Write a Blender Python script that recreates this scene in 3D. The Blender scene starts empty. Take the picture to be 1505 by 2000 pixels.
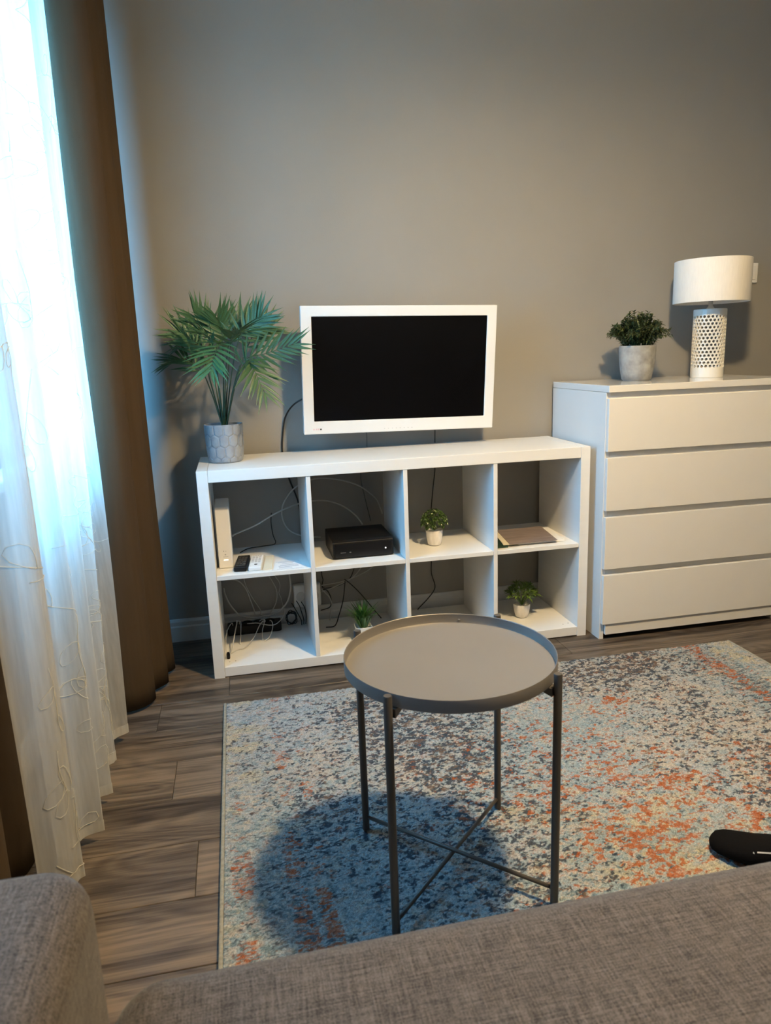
import bpy, math, random
import numpy as np
from mathutils import Vector, Matrix, Euler

SC = bpy.context.scene
COL = SC.collection
random.seed(7)
RNG = np.random.default_rng(11)
PI = math.pi

# ------------------------------------------------------------------ camera
cam_d = bpy.data.cameras.new('camera')
cam = bpy.data.objects.new('camera', cam_d)
COL.objects.link(cam)
cam.location = (0.15009, -2.53291, 1.14592)
cam.rotation_euler = Euler((1.353684, 0.0348648, -0.206336), 'XYZ')
cam_d.sensor_fit = 'HORIZONTAL'
cam_d.sensor_width = 36.0
cam_d.lens = 1407.44 / 1505 * 36.0
cam_d.clip_start = 0.02
cam_d.dof.use_dof = True
cam_d.dof.focus_distance = 2.5
cam_d.dof.aperture_fstop = 9.0
SC.camera = cam

# ------------------------------------------------------------------ sky and exposure
SKY_STRENGTH = 38.0
SKY_COLOR = (0.135, 0.53, 1.0)
LAMP_STRENGTH = 1300.0
LAMP_COLOR = (1.0, 0.74, 0.40)
world = bpy.data.worlds.new('sky')
SC.world = world
world.use_nodes = True
bg = world.node_tree.nodes['Background']
bg.inputs['Color'].default_value = (*SKY_COLOR, 1)
bg.inputs['Strength'].default_value = SKY_STRENGTH
SC.view_settings.view_transform = 'Standard'
SC.view_settings.look = 'None'
SC.view_settings.gamma = 1.0
SC.view_settings.use_curve_mapping = False
SC.view_settings.exposure = 0.0

# window portal (guides sky sampling through the window opening, gives off no light itself)
pd = bpy.data.lights.new('window_portal', 'AREA')
pd.shape = 'RECTANGLE'; pd.size = 1.86; pd.size_y = 1.50
pd.cycles.is_portal = True
po = bpy.data.objects.new('window_portal', pd); COL.objects.link(po)
po.location = (-0.66, -0.81, 1.60)
po.rotation_euler = Matrix(((0, 0, -1), (1, 0, 0), (0, -1, 0))).to_euler()   # faces +x

# ------------------------------------------------------------------ helpers
def s2l(c):
    return tuple(((v/255)/12.92 if v/255 <= .04045 else ((v/255+.055)/1.055)**2.4) for v in c)

WLOC = {}
def wloc(o):
    return WLOC.get(o.name, Vector((0, 0, 0))) if o else Vector((0, 0, 0))

class MB:
    def __init__(self):
        self.v = []; self.f = []
    def add(self, vs, fs):
        b = len(self.v)
        self.v += [tuple(p) for p in vs]
        self.f += [tuple(i+b for i in f) for f in fs]
        return self
    def box(self, x0, x1, y0, y1, z0, z1):
        vs = [(x0,y0,z0),(x1,y0,z0),(x1,y1,z0),(x0,y1,z0),(x0,y0,z1),(x1,y0,z1),(x1,y1,z1),(x0,y1,z1)]
        return self.add(vs, [(0,3,2,1),(4,5,6,7),(0,1,5,4),(1,2,6,5),(2,3,7,6),(3,0,4,7)])
    def prism(self, poly, axis, a0, a1):
        """poly in the two other axes (cyclic order), extruded along axis"""
        n = len(poly)
        def P(p, a):
            if axis == 'x': return (a, p[0], p[1])
            if axis == 'y': return (p[0], a, p[1])
            return (p[0], p[1], a)
        vs = [P(p, a0) for p in poly] + [P(p, a1) for p in poly]
        fs = [tuple(range(n))[::-1], tuple(range(n, 2*n))] + [(i, (i+1) % n, n+(i+1) % n, n+i) for i in range(n)]
        return self.add(vs, fs)
    def lathe(self, prof, c=(0, 0, 0), n=40, cap=True):
        m = len(prof); vs = []
        for r, z in prof:
            for k in range(n):
                a = 2*PI*k/n
                vs.append((c[0]+r*math.cos(a), c[1]+r*math.sin(a), c[2]+z))
        fs = []
        for i in range(m-1):
            for k in range(n):
                k2 = (k+1) % n
                fs.append((i*n+k, i*n+k2, (i+1)*n+k2, (i+1)*n+k))
        if cap:
            fs.append(tuple(range(n))[::-1]); fs.append(tuple((m-1)*n+k for k in range(n)))
        return self.add(vs, fs)
    def tube(self, pts, r, n=8, cap=True):
        pts = [Vector(p) for p in pts]
        rs = r if isinstance(r, (list, tuple)) else [r]*len(pts)
        vs = []; up = Vector((0.31, 0.2, 0.93)); prev = None
        for i, p in enumerate(pts):
            t = (pts[min(i+1, len(pts)-1)] - pts[max(i-1, 0)])
            if t.length < 1e-9: t = Vector((0, 0, 1))
            t.normalize()
            if prev is None:
                u = t.cross(up)
                if u.length < .1: u = t.cross(Vector((1, 0, 0)))
            else:
                u = prev - t*prev.dot(t)
            u.normalize(); prev = u
            w = t.cross(u)
            for k in range(n):
                a = 2*PI*k/n
                vs.append(p + (u*math.cos(a) + w*math.sin(a))*rs[i])
        m = len(pts); fs = []
        for i in range(m-1):
            for k in range(n):
                k2 = (k+1) % n
                fs.append((i*n+k, i*n+k2, (i+1)*n+k2, (i+1)*n+k))
        if cap:
            fs.append(tuple(range(n))[::-1]); fs.append(tuple((m-1)*n+k for k in range(n)))
        return self.add(vs, fs)
    def grid(self, fn, nu, nv, closed_u=False):
        vs = [fn(i/(nu if closed_u else nu-1), j/(nv-1)) for j in range(nv) for i in range(nu)]
        fs = []
        for j in range(nv-1):
            for i in range(nu if closed_u else nu-1):
                i2 = (i+1) % nu
                fs.append((j*nu+i, j*nu+i2, (j+1)*nu+i2, (j+1)*nu+i))
        return self.add(vs, fs)
    def mesh(self, name, mat, smooth=False, org=(0, 0, 0)):
        me = bpy.data.meshes.new(name)
        o = Vector(org)
        me.from_pydata([tuple(Vector(p)-o) for p in self.v], [], self.f)
        me.materials.append(mat)
        if smooth: me.polygons.foreach_set('use_smooth', [True]*len(me.polygons))
        me.update()
        return me
    def build(self, name, mat, parent=None, smooth=False, bevel=0, local=False, seg=2, autosmooth=False):
        """verts are world coordinates unless local; the origin goes to the base of the mesh"""
        if local: org = Vector((0, 0, 0))
        else:
            a = np.array([tuple(p) for p in self.v])
            org = Vector(((a[:, 0].min()+a[:, 0].max())/2, (a[:, 1].min()+a[:, 1].max())/2, a[:, 2].min()))
        me = self.mesh(name, mat, smooth, org)
        ob = bpy.data.objects.new(name, me); COL.objects.link(ob)
        if local:
            ob.parent = parent
        else:
            ob.location = org - wloc(parent); ob.parent = parent
            WLOC[ob.name] = org
        if bevel:
            b = ob.modifiers.new('bevel', 'BEVEL'); b.width = bevel; b.segments = seg
            b.limit_method = 'ANGLE'; b.angle_limit = math.radians(40)
        if autosmooth:
            me.polygons.foreach_set('use_smooth', [True]*len(me.polygons))
            try: me.set_sharp_from_angle(angle=math.radians(38))
            except Exception: pass
        return ob

def tag(o, label, cat, group=None):
    o['label'] = label; o['category'] = cat
    if group: o['group'] = group
    return o
def thing(name, label, cat, loc, group=None, rot=None):
    o = bpy.data.objects.new(name, None); COL.objects.link(o)
    o.empty_display_size = .05
    o.location = loc; WLOC[o.name] = Vector(loc)
    if rot: o.rotation_euler = rot
    return tag(o, label, cat, group)
def struct(o):
    o['kind'] = 'structure'; return o
def cr(pts, n=8):
    """Catmull-Rom through points"""
    P = [Vector(p) for p in pts]; P = [P[0]*2-P[1]] + P + [P[-1]*2-P[-2]]
    out = []
    for i in range(1, len(P)-2):
        for k in range(n):
            t = k/n; a, b, c, d = P[i-1], P[i], P[i+1], P[i+2]
            out.append(.5*((2*b) + (c-a)*t + (2*a-5*b+4*c-d)*t*t + (3*b-a-3*c+d)*t**3))
    out.append(P[-2]); return out

# ------------------------------------------------------------------ materials
def nm(name):
    m = bpy.data.materials.new(name); m.use_nodes = True
    nt = m.node_tree
    return m, nt, nt.nodes, nt.links, nt.nodes['Principled BSDF']
def mat(name, color, rough=.5, metal=0, var=0, vscale=(6, 6, 6), bump=0, bscale=200, sheen=0, coat=0, spec=.5, detail=4):
    m, nt, N, L, B = nm(name)
    B.inputs['Base Color'].default_value = (*color, 1)
    B.inputs['Roughness'].default_value = rough
    B.inputs['Metallic'].default_value = metal
    B.inputs['Specular IOR Level'].default_value = spec
    B.inputs['Sheen Weight'].default_value = sheen
    B.inputs['Coat Weight'].default_value = coat
    tc = N.new('ShaderNodeTexCoord')
    if var:
        mp = N.new('ShaderNodeMapping'); mp.inputs['Scale'].default_value = vscale
        L.new(tc.outputs['Object'], mp.inputs['Vector'])
        no = N.new('ShaderNodeTexNoise'); no.inputs['Scale'].default_value = 1; no.inputs['Detail'].default_value = detail
        L.new(mp.outputs[0], no.inputs['Vector'])
        r = N.new('ShaderNodeValToRGB')
        r.color_ramp.elements[0].position = .3; r.color_ramp.elements[1].position = .7
        r.color_ramp.elements[0].color = (*[max(0, c*(1-var)) for c in color], 1)
        r.color_ramp.elements[1].color = (*[min(1, c*(1+var)) for c in color], 1)
        L.new(no.outputs['Fac'], r.inputs[0]); L.new(r.outputs[0], B.inputs['Base Color'])
    if bump:
        no = N.new('ShaderNodeTexNoise'); no.inputs['Scale'].default_value = bscale; no.inputs['Detail'].default_value = 3
        L.new(tc.outputs['Object'], no.inputs['Vector'])
        bp = N.new('ShaderNodeBump'); bp.inputs['Strength'].default_value = bump; bp.inputs['Distance'].default_value = .002
        L.new(no.outputs['Fac'], bp.inputs['Height']); L.new(bp.outputs[0], B.inputs['Normal'])
    return m

M = {}
M['wall'] = mat('wall_paint', (.300, .288, .268), .62, var=.03, vscale=(3, 3, 3), bump=.12, bscale=260, spec=.3)
M['ceiling'] = mat('ceiling_paint', (.50, .49, .47), .9)
M['plainwall'] = mat('pale_wall_paint', (.26, .25, .23), .8, var=.03)
M['base'] = mat('baseboard_paint', (.62, .62, .61), .4, var=.03)
M['white'] = mat('white_foil', (.78, .78, .77), .34, var=.02, vscale=(3, 3, 40), bump=.03, bscale=300)
M['malm'] = mat('white_lacquer', (.74, .735, .72), .30, var=.015, coat=.15)
M['malmtop'] = mat('glossy_white_lacquer', (.74, .735, .72), .13, var=.01, coat=.3)
M['hole'] = mat('drill_hole', (.08, .07, .06), .8)
M['tvwhite'] = mat('white_plastic', (.80, .79, .77), .28, var=.01)
M['screen'] = mat('black_screen', (.002, .002, .0025), .22, var=.05, spec=.2)
M['print'] = mat('pale_grey_yarn', (.42, .42, .43), .8, var=.05)
M['blackpl'] = mat('black_plastic', (.004, .004, .005), .42, var=.1, spec=.3)
M['darkpl'] = mat('dark_plastic', (.006, .006, .007), .25, var=.1, spec=.3)
M['pink'] = mat('pink_print', (.78, .58, .58), .5, var=.02)
M['greypr'] = mat('grey_print', (.42, .41, .40), .5, var=.02)
M['dot'] = mat('sensor_dot', (.03, .03, .03), .3, var=.02)
M['metal'] = mat('grey_powder_coat', (.172, .162, .156), .38, metal=.15, var=.03, bump=.08, bscale=900)
M['tube'] = mat('dark_powder_coat', (.070, .064, .060), .42, metal=.2, var=.05, bump=.05, bscale=900)
M['shade'] = mat('lampshade_fabric', (.80, .77, .72), .85, var=.03, vscale=(200, 200, 30), bump=.2, bscale=500)
M['ceramic'] = mat('white_ceramic', (.82, .80, .75), .30, var=.02)
M['chrome'] = mat('brushed_metal', (.6, .6, .6), .35, metal=.8, var=.05)
M['concrete'] = mat('grey_concrete', (.30, .30, .295), .85, var=.28, vscale=(28, 28, 28), bump=.5, bscale=160, detail=8)
M['hexpot'] = mat('grey_stoneware', (.29, .31, .34), .75, var=.16, vscale=(40, 40, 25), bump=.3, bscale=220, detail=6)
M['marble'] = mat('white_glazed_pot', (.78, .75, .72), .28, var=.10, vscale=(70, 70, 22))
M['potwhite'] = mat('matt_white_pot', (.80, .79, .78), .4, var=.03)
M['soil'] = mat('dark_soil', (.03, .022, .016), .95, var=.4, vscale=(120, 120, 120), bump=.8, bscale=300)
M['palm'] = mat('palm_leaf', (.036, .098, .036), .45, var=.30, vscale=(30, 30, 30))
M['palmstem'] = mat('palm_stem', (.030, .060, .028), .5, var=.2)
M['bush'] = mat('bush_leaf', (.058, .078, .026), .5, var=.6, vscale=(60, 60, 60))
M['boxleaf'] = mat('boxwood_leaf', (.070, .130, .028), .4, var=.6, vscale=(70, 70, 70))
M['grassleaf'] = mat('grass_blade', (.045, .150, .030), .4, var=.5, vscale=(70, 70, 40))
M['broadleaf'] = mat('broad_leaf', (.100, .170, .030), .38, var=.6, vscale=(60, 60, 60))
M['cablew'] = mat('white_cable', (.50, .49, .47), .45, var=.05)
M['cableb'] = mat('black_cable', (.008, .008, .009), .45, var=.1)
M['cableg'] = mat('grey_cable', (.10, .10, .10), .5, var=.1)
M['paper'] = mat('white_paper', (.74, .75, .76), .8, var=.03)
M['cream'] = mat('cream_paper', (.66, .60, .46), .8, var=.05)
M['ink'] = mat('blue_grey_ink', (.20, .24, .34), .7, var=.05)
M['greenbk'] = mat('dark_green_cover', (.012, .035, .020), .5, var=.1)
M['brochure'] = mat('wood_print_brochure', (.24, .195, .185), .35, var=.35, vscale=(6, 70, 4), detail=8)
M['drape'] = mat('brown_drape', (.062, .043, .027), .9, var=.06, vscale=(60, 60, 4), bump=.25, bscale=700, spec=.1)
M['bind'] = mat('rug_binding', (.26, .255, .22), .9, var=.2, vscale=(90, 90, 90), bump=.4, bscale=500)
M['sock'] = mat('black_sock', (.0030, .0030, .0038), .95, var=.3, vscale=(400, 400, 400), bump=.5, bscale=900, spec=.1)
M['trouser'] = mat('dark_trousers', (.016, .017, .022), .9, var=.3, vscale=(300, 300, 300), bump=.4, bscale=700)
M['frame'] = mat('white_window_frame', (.75, .75, .75), .3, var=.02)
M['legwood'] = mat('sofa_leg_wood', (.22, .14, .07), .5, var=.2, vscale=(40, 40, 6))
M['ground'] = mat('outside_ground', (.18, .20, .16), .9, var=.2)

def emis(name, color, strength):
    m, nt, N, L, B = nm(name)
    B.inputs['Base Color'].default_value = (*color, 1)
    B.inputs['Emission Color'].default_value = (*color, 1)
    B.inputs['Emission Strength'].default_value = strength
    return m
M['globe'] = emis('lamp_globe', LAMP_COLOR, LAMP_STRENGTH)
M['opal'] = emis('lit_opal_glass', LAMP_COLOR, LAMP_STRENGTH*.15)
M['led'] = emis('status_led', (1, .93, .88), 1.2)
M['ledy'] = emis('router_led', (1, .95, .75), 1.5)

# clear glass pane
def glass():
    m, nt, N, L, B = nm('window_glass')
    t = N.new('ShaderNodeBsdfTransparent'); g = N.new('ShaderNodeBsdfGlossy'); g.inputs['Roughness'].default_value = .02
    mx = N.new('ShaderNodeMixShader'); mx.inputs[0].default_value = .07
    L.new(t.outputs[0], mx.inputs[1]); L.new(g.outputs[0], mx.inputs[2])
    L.new(mx.outputs[0], N['Material Output'].inputs['Surface'])
    return m
M['glass'] = glass()
# sheer voile: open weave that lets part of the light straight through, scatters the rest
def sheer(name, transp, color):
    m, nt, N, L, B = nm(name)
    tc = N.new('ShaderNodeTexCoord')
    mp = N.new('ShaderNodeMapping'); mp.inputs['Scale'].default_value = (90, 90, 7)
    no = N.new('ShaderNodeTexNoise'); no.inputs['Scale'].default_value = 1; no.inputs['Detail'].default_value = 6
    L.new(tc.outputs['Object'], mp.inputs[0]); L.new(mp.outputs[0], no.inputs['Vector'])
    mr = N.new('ShaderNodeMapRange'); mr.inputs[1].default_value = .25; mr.inputs[2].default_value = .75
    mr.inputs[3].default_value = 1-transp-.10; mr.inputs[4].default_value = 1-transp+.10
    L.new(no.outputs['Fac'], mr.inputs[0])
    t = N.new('ShaderNodeBsdfTransparent')
    d = N.new('ShaderNodeBsdfDiffuse'); d.inputs[0].default_value = (*color, 1)
    tr = N.new('ShaderNodeBsdfTranslucent'); tr.inputs[0].default_value = (*color, 1)
    m1 = N.new('ShaderNodeMixShader'); m1.inputs[0].default_value = .62
    L.new(d.outputs[0], m1.inputs[1]); L.new(tr.outputs[0], m1.inputs[2])
    m2 = N.new('ShaderNodeMixShader'); L.new(mr.outputs[0], m2.inputs[0])
    L.new(t.outputs[0], m2.inputs[1]); L.new(m1.outputs[0], m2.inputs[2])
    L.new(m2.outputs[0], N['Material Output'].inputs['Surface'])
    return m
M['sheer'] = sheer('white_voile', .26, (.80, .79, .75))
M['hem'] = sheer('voile_hem', .12, (.80, .79, .75))
M['thread'] = sheer('voile_embroidery', .15, (.88, .86, .80))

# laminate planks
def plank_mat():
    m, nt, N, L, B = nm('laminate_plank')
    tc = N.new('ShaderNodeTexCoord'); oi = N.new('ShaderNodeObjectInfo')
    mul = N.new('ShaderNodeVectorMath'); mul.operation = 'SCALE'
    cx = N.new('ShaderNodeCombineXYZ')
    for i in range(3): L.new(oi.outputs['Random'], cx.inputs[i])
    L.new(cx.outputs[0], mul.inputs[0]); mul.inputs['Scale'].default_value = 83.0
    ad = N.new('ShaderNodeVectorMath'); ad.operation = 'ADD'
    L.new(tc.outputs['Object'], ad.inputs[0]); L.new(mul.outputs[0], ad.inputs[1])
    def noise(sx, sy, detail=4, dist=0.0, rough=.5):
        mp = N.new('ShaderNodeMapping'); mp.inputs['Scale'].default_value = (sx, sy, 1)
        L.new(ad.outputs[0], mp.inputs[0])
        no = N.new('ShaderNodeTexNoise'); no.inputs['Scale'].default_value = 1
        no.inputs['Detail'].default_value = detail; no.inputs['Distortion'].default_value = dist; no.inputs['Roughness'].default_value = rough
        L.new(mp.outputs[0], no.inputs['Vector']); return no.outputs['Fac']
    big = noise(1.0, 17, 3, .5)
    mid = noise(2.2, 95, 6, .3, .72)
    fine = noise(5, 270, 4, 0, .75)
    # cathedral rings: bands of a smooth distorted field
    ring = noise(1.5, 7.5, 1, .25)
    rm = N.new('ShaderNodeMath'); rm.operation = 'MULTIPLY'; rm.inputs[1].default_value = 95.0; L.new(ring, rm.inputs[0])
    sn = N.new('ShaderNodeMath'); sn.operation = 'SINE'; L.new(rm.outputs[0], sn.inputs[0])
    def add(a, b, wb):
        k = N.new('ShaderNodeMath'); k.operation = 'MULTIPLY_ADD'; L.new(b, k.inputs[0]); k.inputs[1].default_value = wb; L.new(a, k.inputs[2]); return k.outputs[0]
    s0 = N.new('ShaderNodeMath'); s0.operation = 'MULTIPLY'; L.new(big, s0.inputs[0]); s0.inputs[1].default_value = .70
    v = add(s0.outputs[0], mid, .50); v = add(v, fine, .34); v = add(v, sn.outputs[0], .042); v = add(v, oi.outputs['Random'], .12)
    r = N.new('ShaderNodeValToRGB'); e = r.color_ramp.elements
    e[0].position = .60; e[0].color = (.026, .019, .014, 1)
    e[1].position = 1.0; e[1].color = (.215, .165, .122, 1)
    for p, c in ((.70, (.052, .039, .030)), (.79, (.094, .073, .056)), (.88, (.145, .114, .088))):
        q = e.new(p); q.color = (*c, 1)
    L.new(v, r.inputs[0]); L.new(r.outputs[0], B.inputs['Base Color'])
    B.inputs['Roughness'].default_value = .42
    B.inputs['Specular IOR Level'].default_value = .4
    bp = N.new('ShaderNodeBump'); bp.inputs['Strength'].default_value = .25; bp.inputs['Distance'].default_value = .001
    L.new(v, bp.inputs['Height']); L.new(bp.outputs[0], B.inputs['Normal'])
    return m
M['plank'] = plank_mat()

# melange upholstery: crossing slubs of dark and light yarn
def fabric(name, dark, light):
    m, nt, N, L, B = nm(name)
    tc = N.new('ShaderNodeTexCoord')
    outs = []
    for sc in ((26, 480, 480), (480, 26, 480), (480, 480, 26), (700, 700, 700)):
        mp = N.new('ShaderNodeMapping'); mp.inputs['Scale'].default_value = sc
        L.new(tc.outputs['Object'], mp.inputs[0])
        no = N.new('ShaderNodeTexNoise'); no.inputs['Scale'].default_value = 1; no.inputs['Detail'].default_value = 2
        L.new(mp.outputs[0], no.inputs['Vector']); outs.append(no.outputs['Fac'])
    s = outs[0]
    for o in outs[1:]:
        k = N.new('ShaderNodeMath'); k.operation = 'ADD'; L.new(s, k.inputs[0]); L.new(o, k.inputs[1]); s = k.outputs[0]
    k = N.new('ShaderNodeMath'); k.operation = 'MULTIPLY'; k.inputs[1].default_value = .25; L.new(s, k.inputs[0])
    r = N.new('ShaderNodeValToRGB'); e = r.color_ramp.elements
    e[0].position = .40; e[0].color = (*dark, 1); e[1].position = .62; e[1].color = (*light, 1)
    L.new(k.outputs[0], r.inputs[0]); L.new(r.outputs[0], B.inputs['Base Color'])
    B.inputs['Roughness'].default_value = .95; B.inputs['Specular IOR Level'].default_value = .15
    B.inputs['Sheen Weight'].default_value = .15
    bp = N.new('ShaderNodeBump'); bp.inputs['Strength'].default_value = .6; bp.inputs['Distance'].default_value = .002
    L.new(k.outputs[0], bp.inputs['Height']); L.new(bp.outputs[0], B.inputs['Normal'])
    return m
M['sofa'] = fabric('melange_upholstery', (.022, .018, .0165), (.150, .130, .117))

def rug_mat():
    m, nt, N, L, B = nm('rug_pile')
    a = N.new('ShaderNodeVertexColor'); a.layer_name = 'yarn'
    tc = N.new('ShaderNodeTexCoord')
    no = N.new('ShaderNodeTexNoise'); no.inputs['Scale'].default_value = 520; no.inputs['Detail'].default_value = 3
    L.new(tc.outputs['Object'], no.inputs['Vector'])
    mr = N.new('ShaderNodeMapRange'); mr.inputs[1].default_value = .3; mr.inputs[2].default_value = .7; mr.inputs[3].default_value = .72; mr.inputs[4].default_value = 1.28
    L.new(no.outputs['Fac'], mr.inputs[0])
    mx = N.new('ShaderNodeVectorMath'); mx.operation = 'SCALE'
    L.new(a.outputs[0], mx.inputs[0]); L.new(mr.outputs[0], mx.inputs['Scale'])
    L.new(mx.outputs[0], B.inputs['Base Color'])
    B.inputs['Roughness'].default_value = .95; B.inputs['Specular IOR Level'].default_value = .1
    bp = N.new('ShaderNodeBump'); bp.inputs['Strength'].default_value = .7; bp.inputs['Distance'].default_value = .003
    L.new(no.outputs['Fac'], bp.inputs['Height']); L.new(bp.outputs[0], B.inputs['Normal'])
    return m
M['rug'] = rug_mat()

# ------------------------------------------------------------------ room shell
X0, X1, Y0, Y1, ZC = -.52, 3.4, -3.05, .425, 2.62
WY0, WY1, WZ0, WZ1 = -1.72, .05, .86, 2.34          # window opening in the left wall
fl = struct(MB().box(X0-.15, X1+.15, Y0-.15, Y1+.15, -.12, -.0085).build('floor', M['hole']))
struct(MB().box(X0-.15, X1+.15, Y0-.15, Y1+.15, ZC, ZC+.12).build('ceiling', M['ceiling']))
struct(MB().box(X0-.15, X1+.15, Y1, Y1+.15, -.0085, ZC).build('wall_back', M['wall']))
struct(MB().box(X1, X1+.15, Y0, Y1, -.0085, ZC).build('wall_right', M['plainwall']))
struct(MB().box(X0-.15, X1+.15, Y0-.15, Y0, -.0085, ZC).build('wall_front', M['plainwall']))
wl = MB()
wl.box(X0-.15, X0, Y0, WY0, -.0085, ZC).box(X0-.15, X0, WY1, Y1, -.0085, ZC)
wl.box(X0-.15, X0, WY0, WY1, -.0085, WZ0).box(X0-.15, X0, WY0, WY1, WZ1, ZC)
struct(wl.build('wall_left', M['wall']))
# window: frame, mullion, panes, sill
w = MB()
fx0, fx1 = X0-.11, X0-.05
w.box(fx0, fx1, WY0, WY0+.06, WZ0, WZ1).box(fx0, fx1, WY1-.06, WY1, WZ0, WZ1)
w.box(fx0, fx1, WY0+.06, WY1-.06, WZ0, WZ0+.06).box(fx0, fx1, WY0+.06, WY1-.06, WZ1-.06, WZ1)
ym = (WY0+WY1)/2
w.box(fx0, fx1, ym-.045, ym+.045, WZ0+.06, WZ1-.06)
win = struct(w.build('window_1', M['frame'], bevel=.004))
for a, b in ((WY0+.06, ym-.045), (ym+.045, WY1-.06)):
    MB().box(fx0+.028, fx0+.032, a, b, WZ0+.06, WZ1-.06).build('pane', M['glass'], win)
MB().box(X0-.05, X0+.075, WY0-.05, WY1+.05, WZ0-.03, WZ0).build('window_sill', M['frame'], win, bevel=.005)
# baseboards: foot, step and rounded lip
def baseboard(name, axis, a0, a1, face, sgn):
    pr = [(0, 0), (.014, 0), (.014, .062), (.011, .068), (.011, .084), (.006, .094), (0, .095)]
    m = MB()
    if axis == 'x': m.prism([(face+sgn*d, z) for d, z in pr], 'x', a0, a1)
    else: m.prism([(face+sgn*d, z) for d, z in pr], 'y', a0, a1)
    struct(m.build(name, M['base']))
baseboard('baseboard_back', 'x', X0, X1, Y1, -1)
baseboard('baseboard_left', 'y', Y0, Y1-.014, X0, 1)
baseboard('baseboard_right', 'y', Y0, Y1-.014, X1, -1)
# laminate planks, laid along the back wall
PW, PL = .192, 1.285
row = 0; y = Y1
pm = {}
while y > Y0+.01:
    ya = max(y-PW, Y0)
    x = X0 - ((row*.47+.32) % 1.0)*PL
    if row == 2: x = .053-PL
    while x < X1:
        xa, xb = max(x, X0), min(x+PL, X1)
        if xb-xa > .03:
            key = (round(xb-xa, 3), round(y-ya, 3))
            if key not in pm:
                lx, ly = key[0]/2-.0005, key[1]/2-.0006
                pm[key] = MB().box(-lx, lx, -ly, ly, -.008, -.0005).mesh('plank', M['plank'])
                # eased long edges
                mb = MB(); e = .0012
                mb.add([(-lx, -ly, -.008), (lx, -ly, -.008), (lx, ly, -.008), (-lx, ly, -.008),
                        (-lx, -ly, -e), (lx, -ly, -e), (lx, ly, -e), (-lx, ly, -e),
                        (-lx+e, -ly+e, 0), (lx-e, -ly+e, 0), (lx-e, ly-e, 0), (-lx+e, ly-e, 0)],
                       [(0,3,2,1),(0,1,5,4),(1,2,6,5),(2,3,7,6),(3,0,4,7),(4,5,9,8),(5,6,10,9),(6,7,11,10),(7,4,8,11),(8,9,10,11)])
                pm[key] = mb.mesh('plank', M['plank'])
            o = bpy.data.objects.new('plank', pm[key]); COL.objects.link(o)
            o.location = Vector(((xa+xb)/2, (y+ya)/2, 0)) - wloc(fl); o.parent = fl
        x += PL
    y -= PW; row += 1
# ground outside the window, a few floors down
g = MB().box(-60, -2.5, -40, 40, -9.2, -9).build('ground', M['ground']); g['kind'] = 'structure'

# ------------------------------------------------------------------ ceiling lamp (out of frame)
LX, LY, LZ = 1.10, -1.28, 2.25
t = thing('pendant_lamp', 'lit pendant lamp with opal glass dome hanging from the ceiling above the rug', 'lamp', (LX, LY, LZ-.06))
MB().lathe([(.0, 0), (.055, 0), (.055, .015), (.03, .03), (.0, .03)], (LX, LY, ZC-.03), 24).build('canopy', M['frame'], t, autosmooth=True)
MB().tube([(LX, LY, LZ+.115), (LX, LY, ZC-.03)], .003).build('cord', M['cableb'], t)
MB().lathe([(.0, 0), (.022, 0), (.022, .035), (.008, .045), (.0, .045)], (LX, LY, LZ+.0705), 20).build('socket', M['chrome'], t, autosmooth=True)
MB().lathe([(.0, .070), (.03, .068), (.066, .052), (.088, .022), (.094, -.004), (.092, -.004), (.086, .022), (.064, .049), (.03, .064), (.0, .066)], (LX, LY, LZ), 40, cap=False).build('dome_shade', M['opal'], t, smooth=True)
MB().lathe([(0, -.011), (.034, -.009), (.060, -.003), (.069, .004), (0, .006)], (LX, LY, LZ), 32, cap=False).build('diffuser', M['globe'], t, smooth=True)

# ------------------------------------------------------------------ shelf unit
KW, KH, KD, KT, KI = 1.47, .77, .39, .038, .016
t = thing('cube_shelf_unit', 'low white open shelf unit with eight compartments under the television', 'shelf', (KW/2, KD/2, 0))
for a in (0, KW-KT):
    MB().box(a, a+KT, 0, KD, 0, KH).build('side_panel', M['white'], t, bevel=.0012)
MB().box(KT+.0006, KW-KT-.0006, .001, KD, KH-KT-.004, KH-.0005).build('top_board', M['white'], t, bevel=.0012)
bo = MB().box(KT+.0006, KW-KT-.0006, .002, KD, .004, .040).build('bottom_board', M['white'], t, bevel=.0012)
for x in (.0565, .0785, 1.39, 1.415):
    MB().lathe([(.0, 0), (.0022, 0), (.0022, .0003), (0, .0003)], (x, .03+.012*((x*100) % 2), .040), 10).build('dowel_hole', M['hole'], bo)
divx = [.376, .727+.004, 1.079]
for x in divx:
    MB().box(x, x+KI, .003, KD-.003, .0402, KH-KT-.0042).build('divider', M['white'], t, bevel=.001)
edges = [KT] + sum([[x, x+KI] for x in divx], []) + [KW-KT]
SZ0, SZ1 = .372, .388
for i in range(4):
    MB().box(edges[2*i]+.0005, edges[2*i+1]-.0005, .003, KD-.003, SZ0, SZ1).build('shelf_board', M['white'], t, bevel=.001)
BZ = .0405        # top of the bottom board

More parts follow.
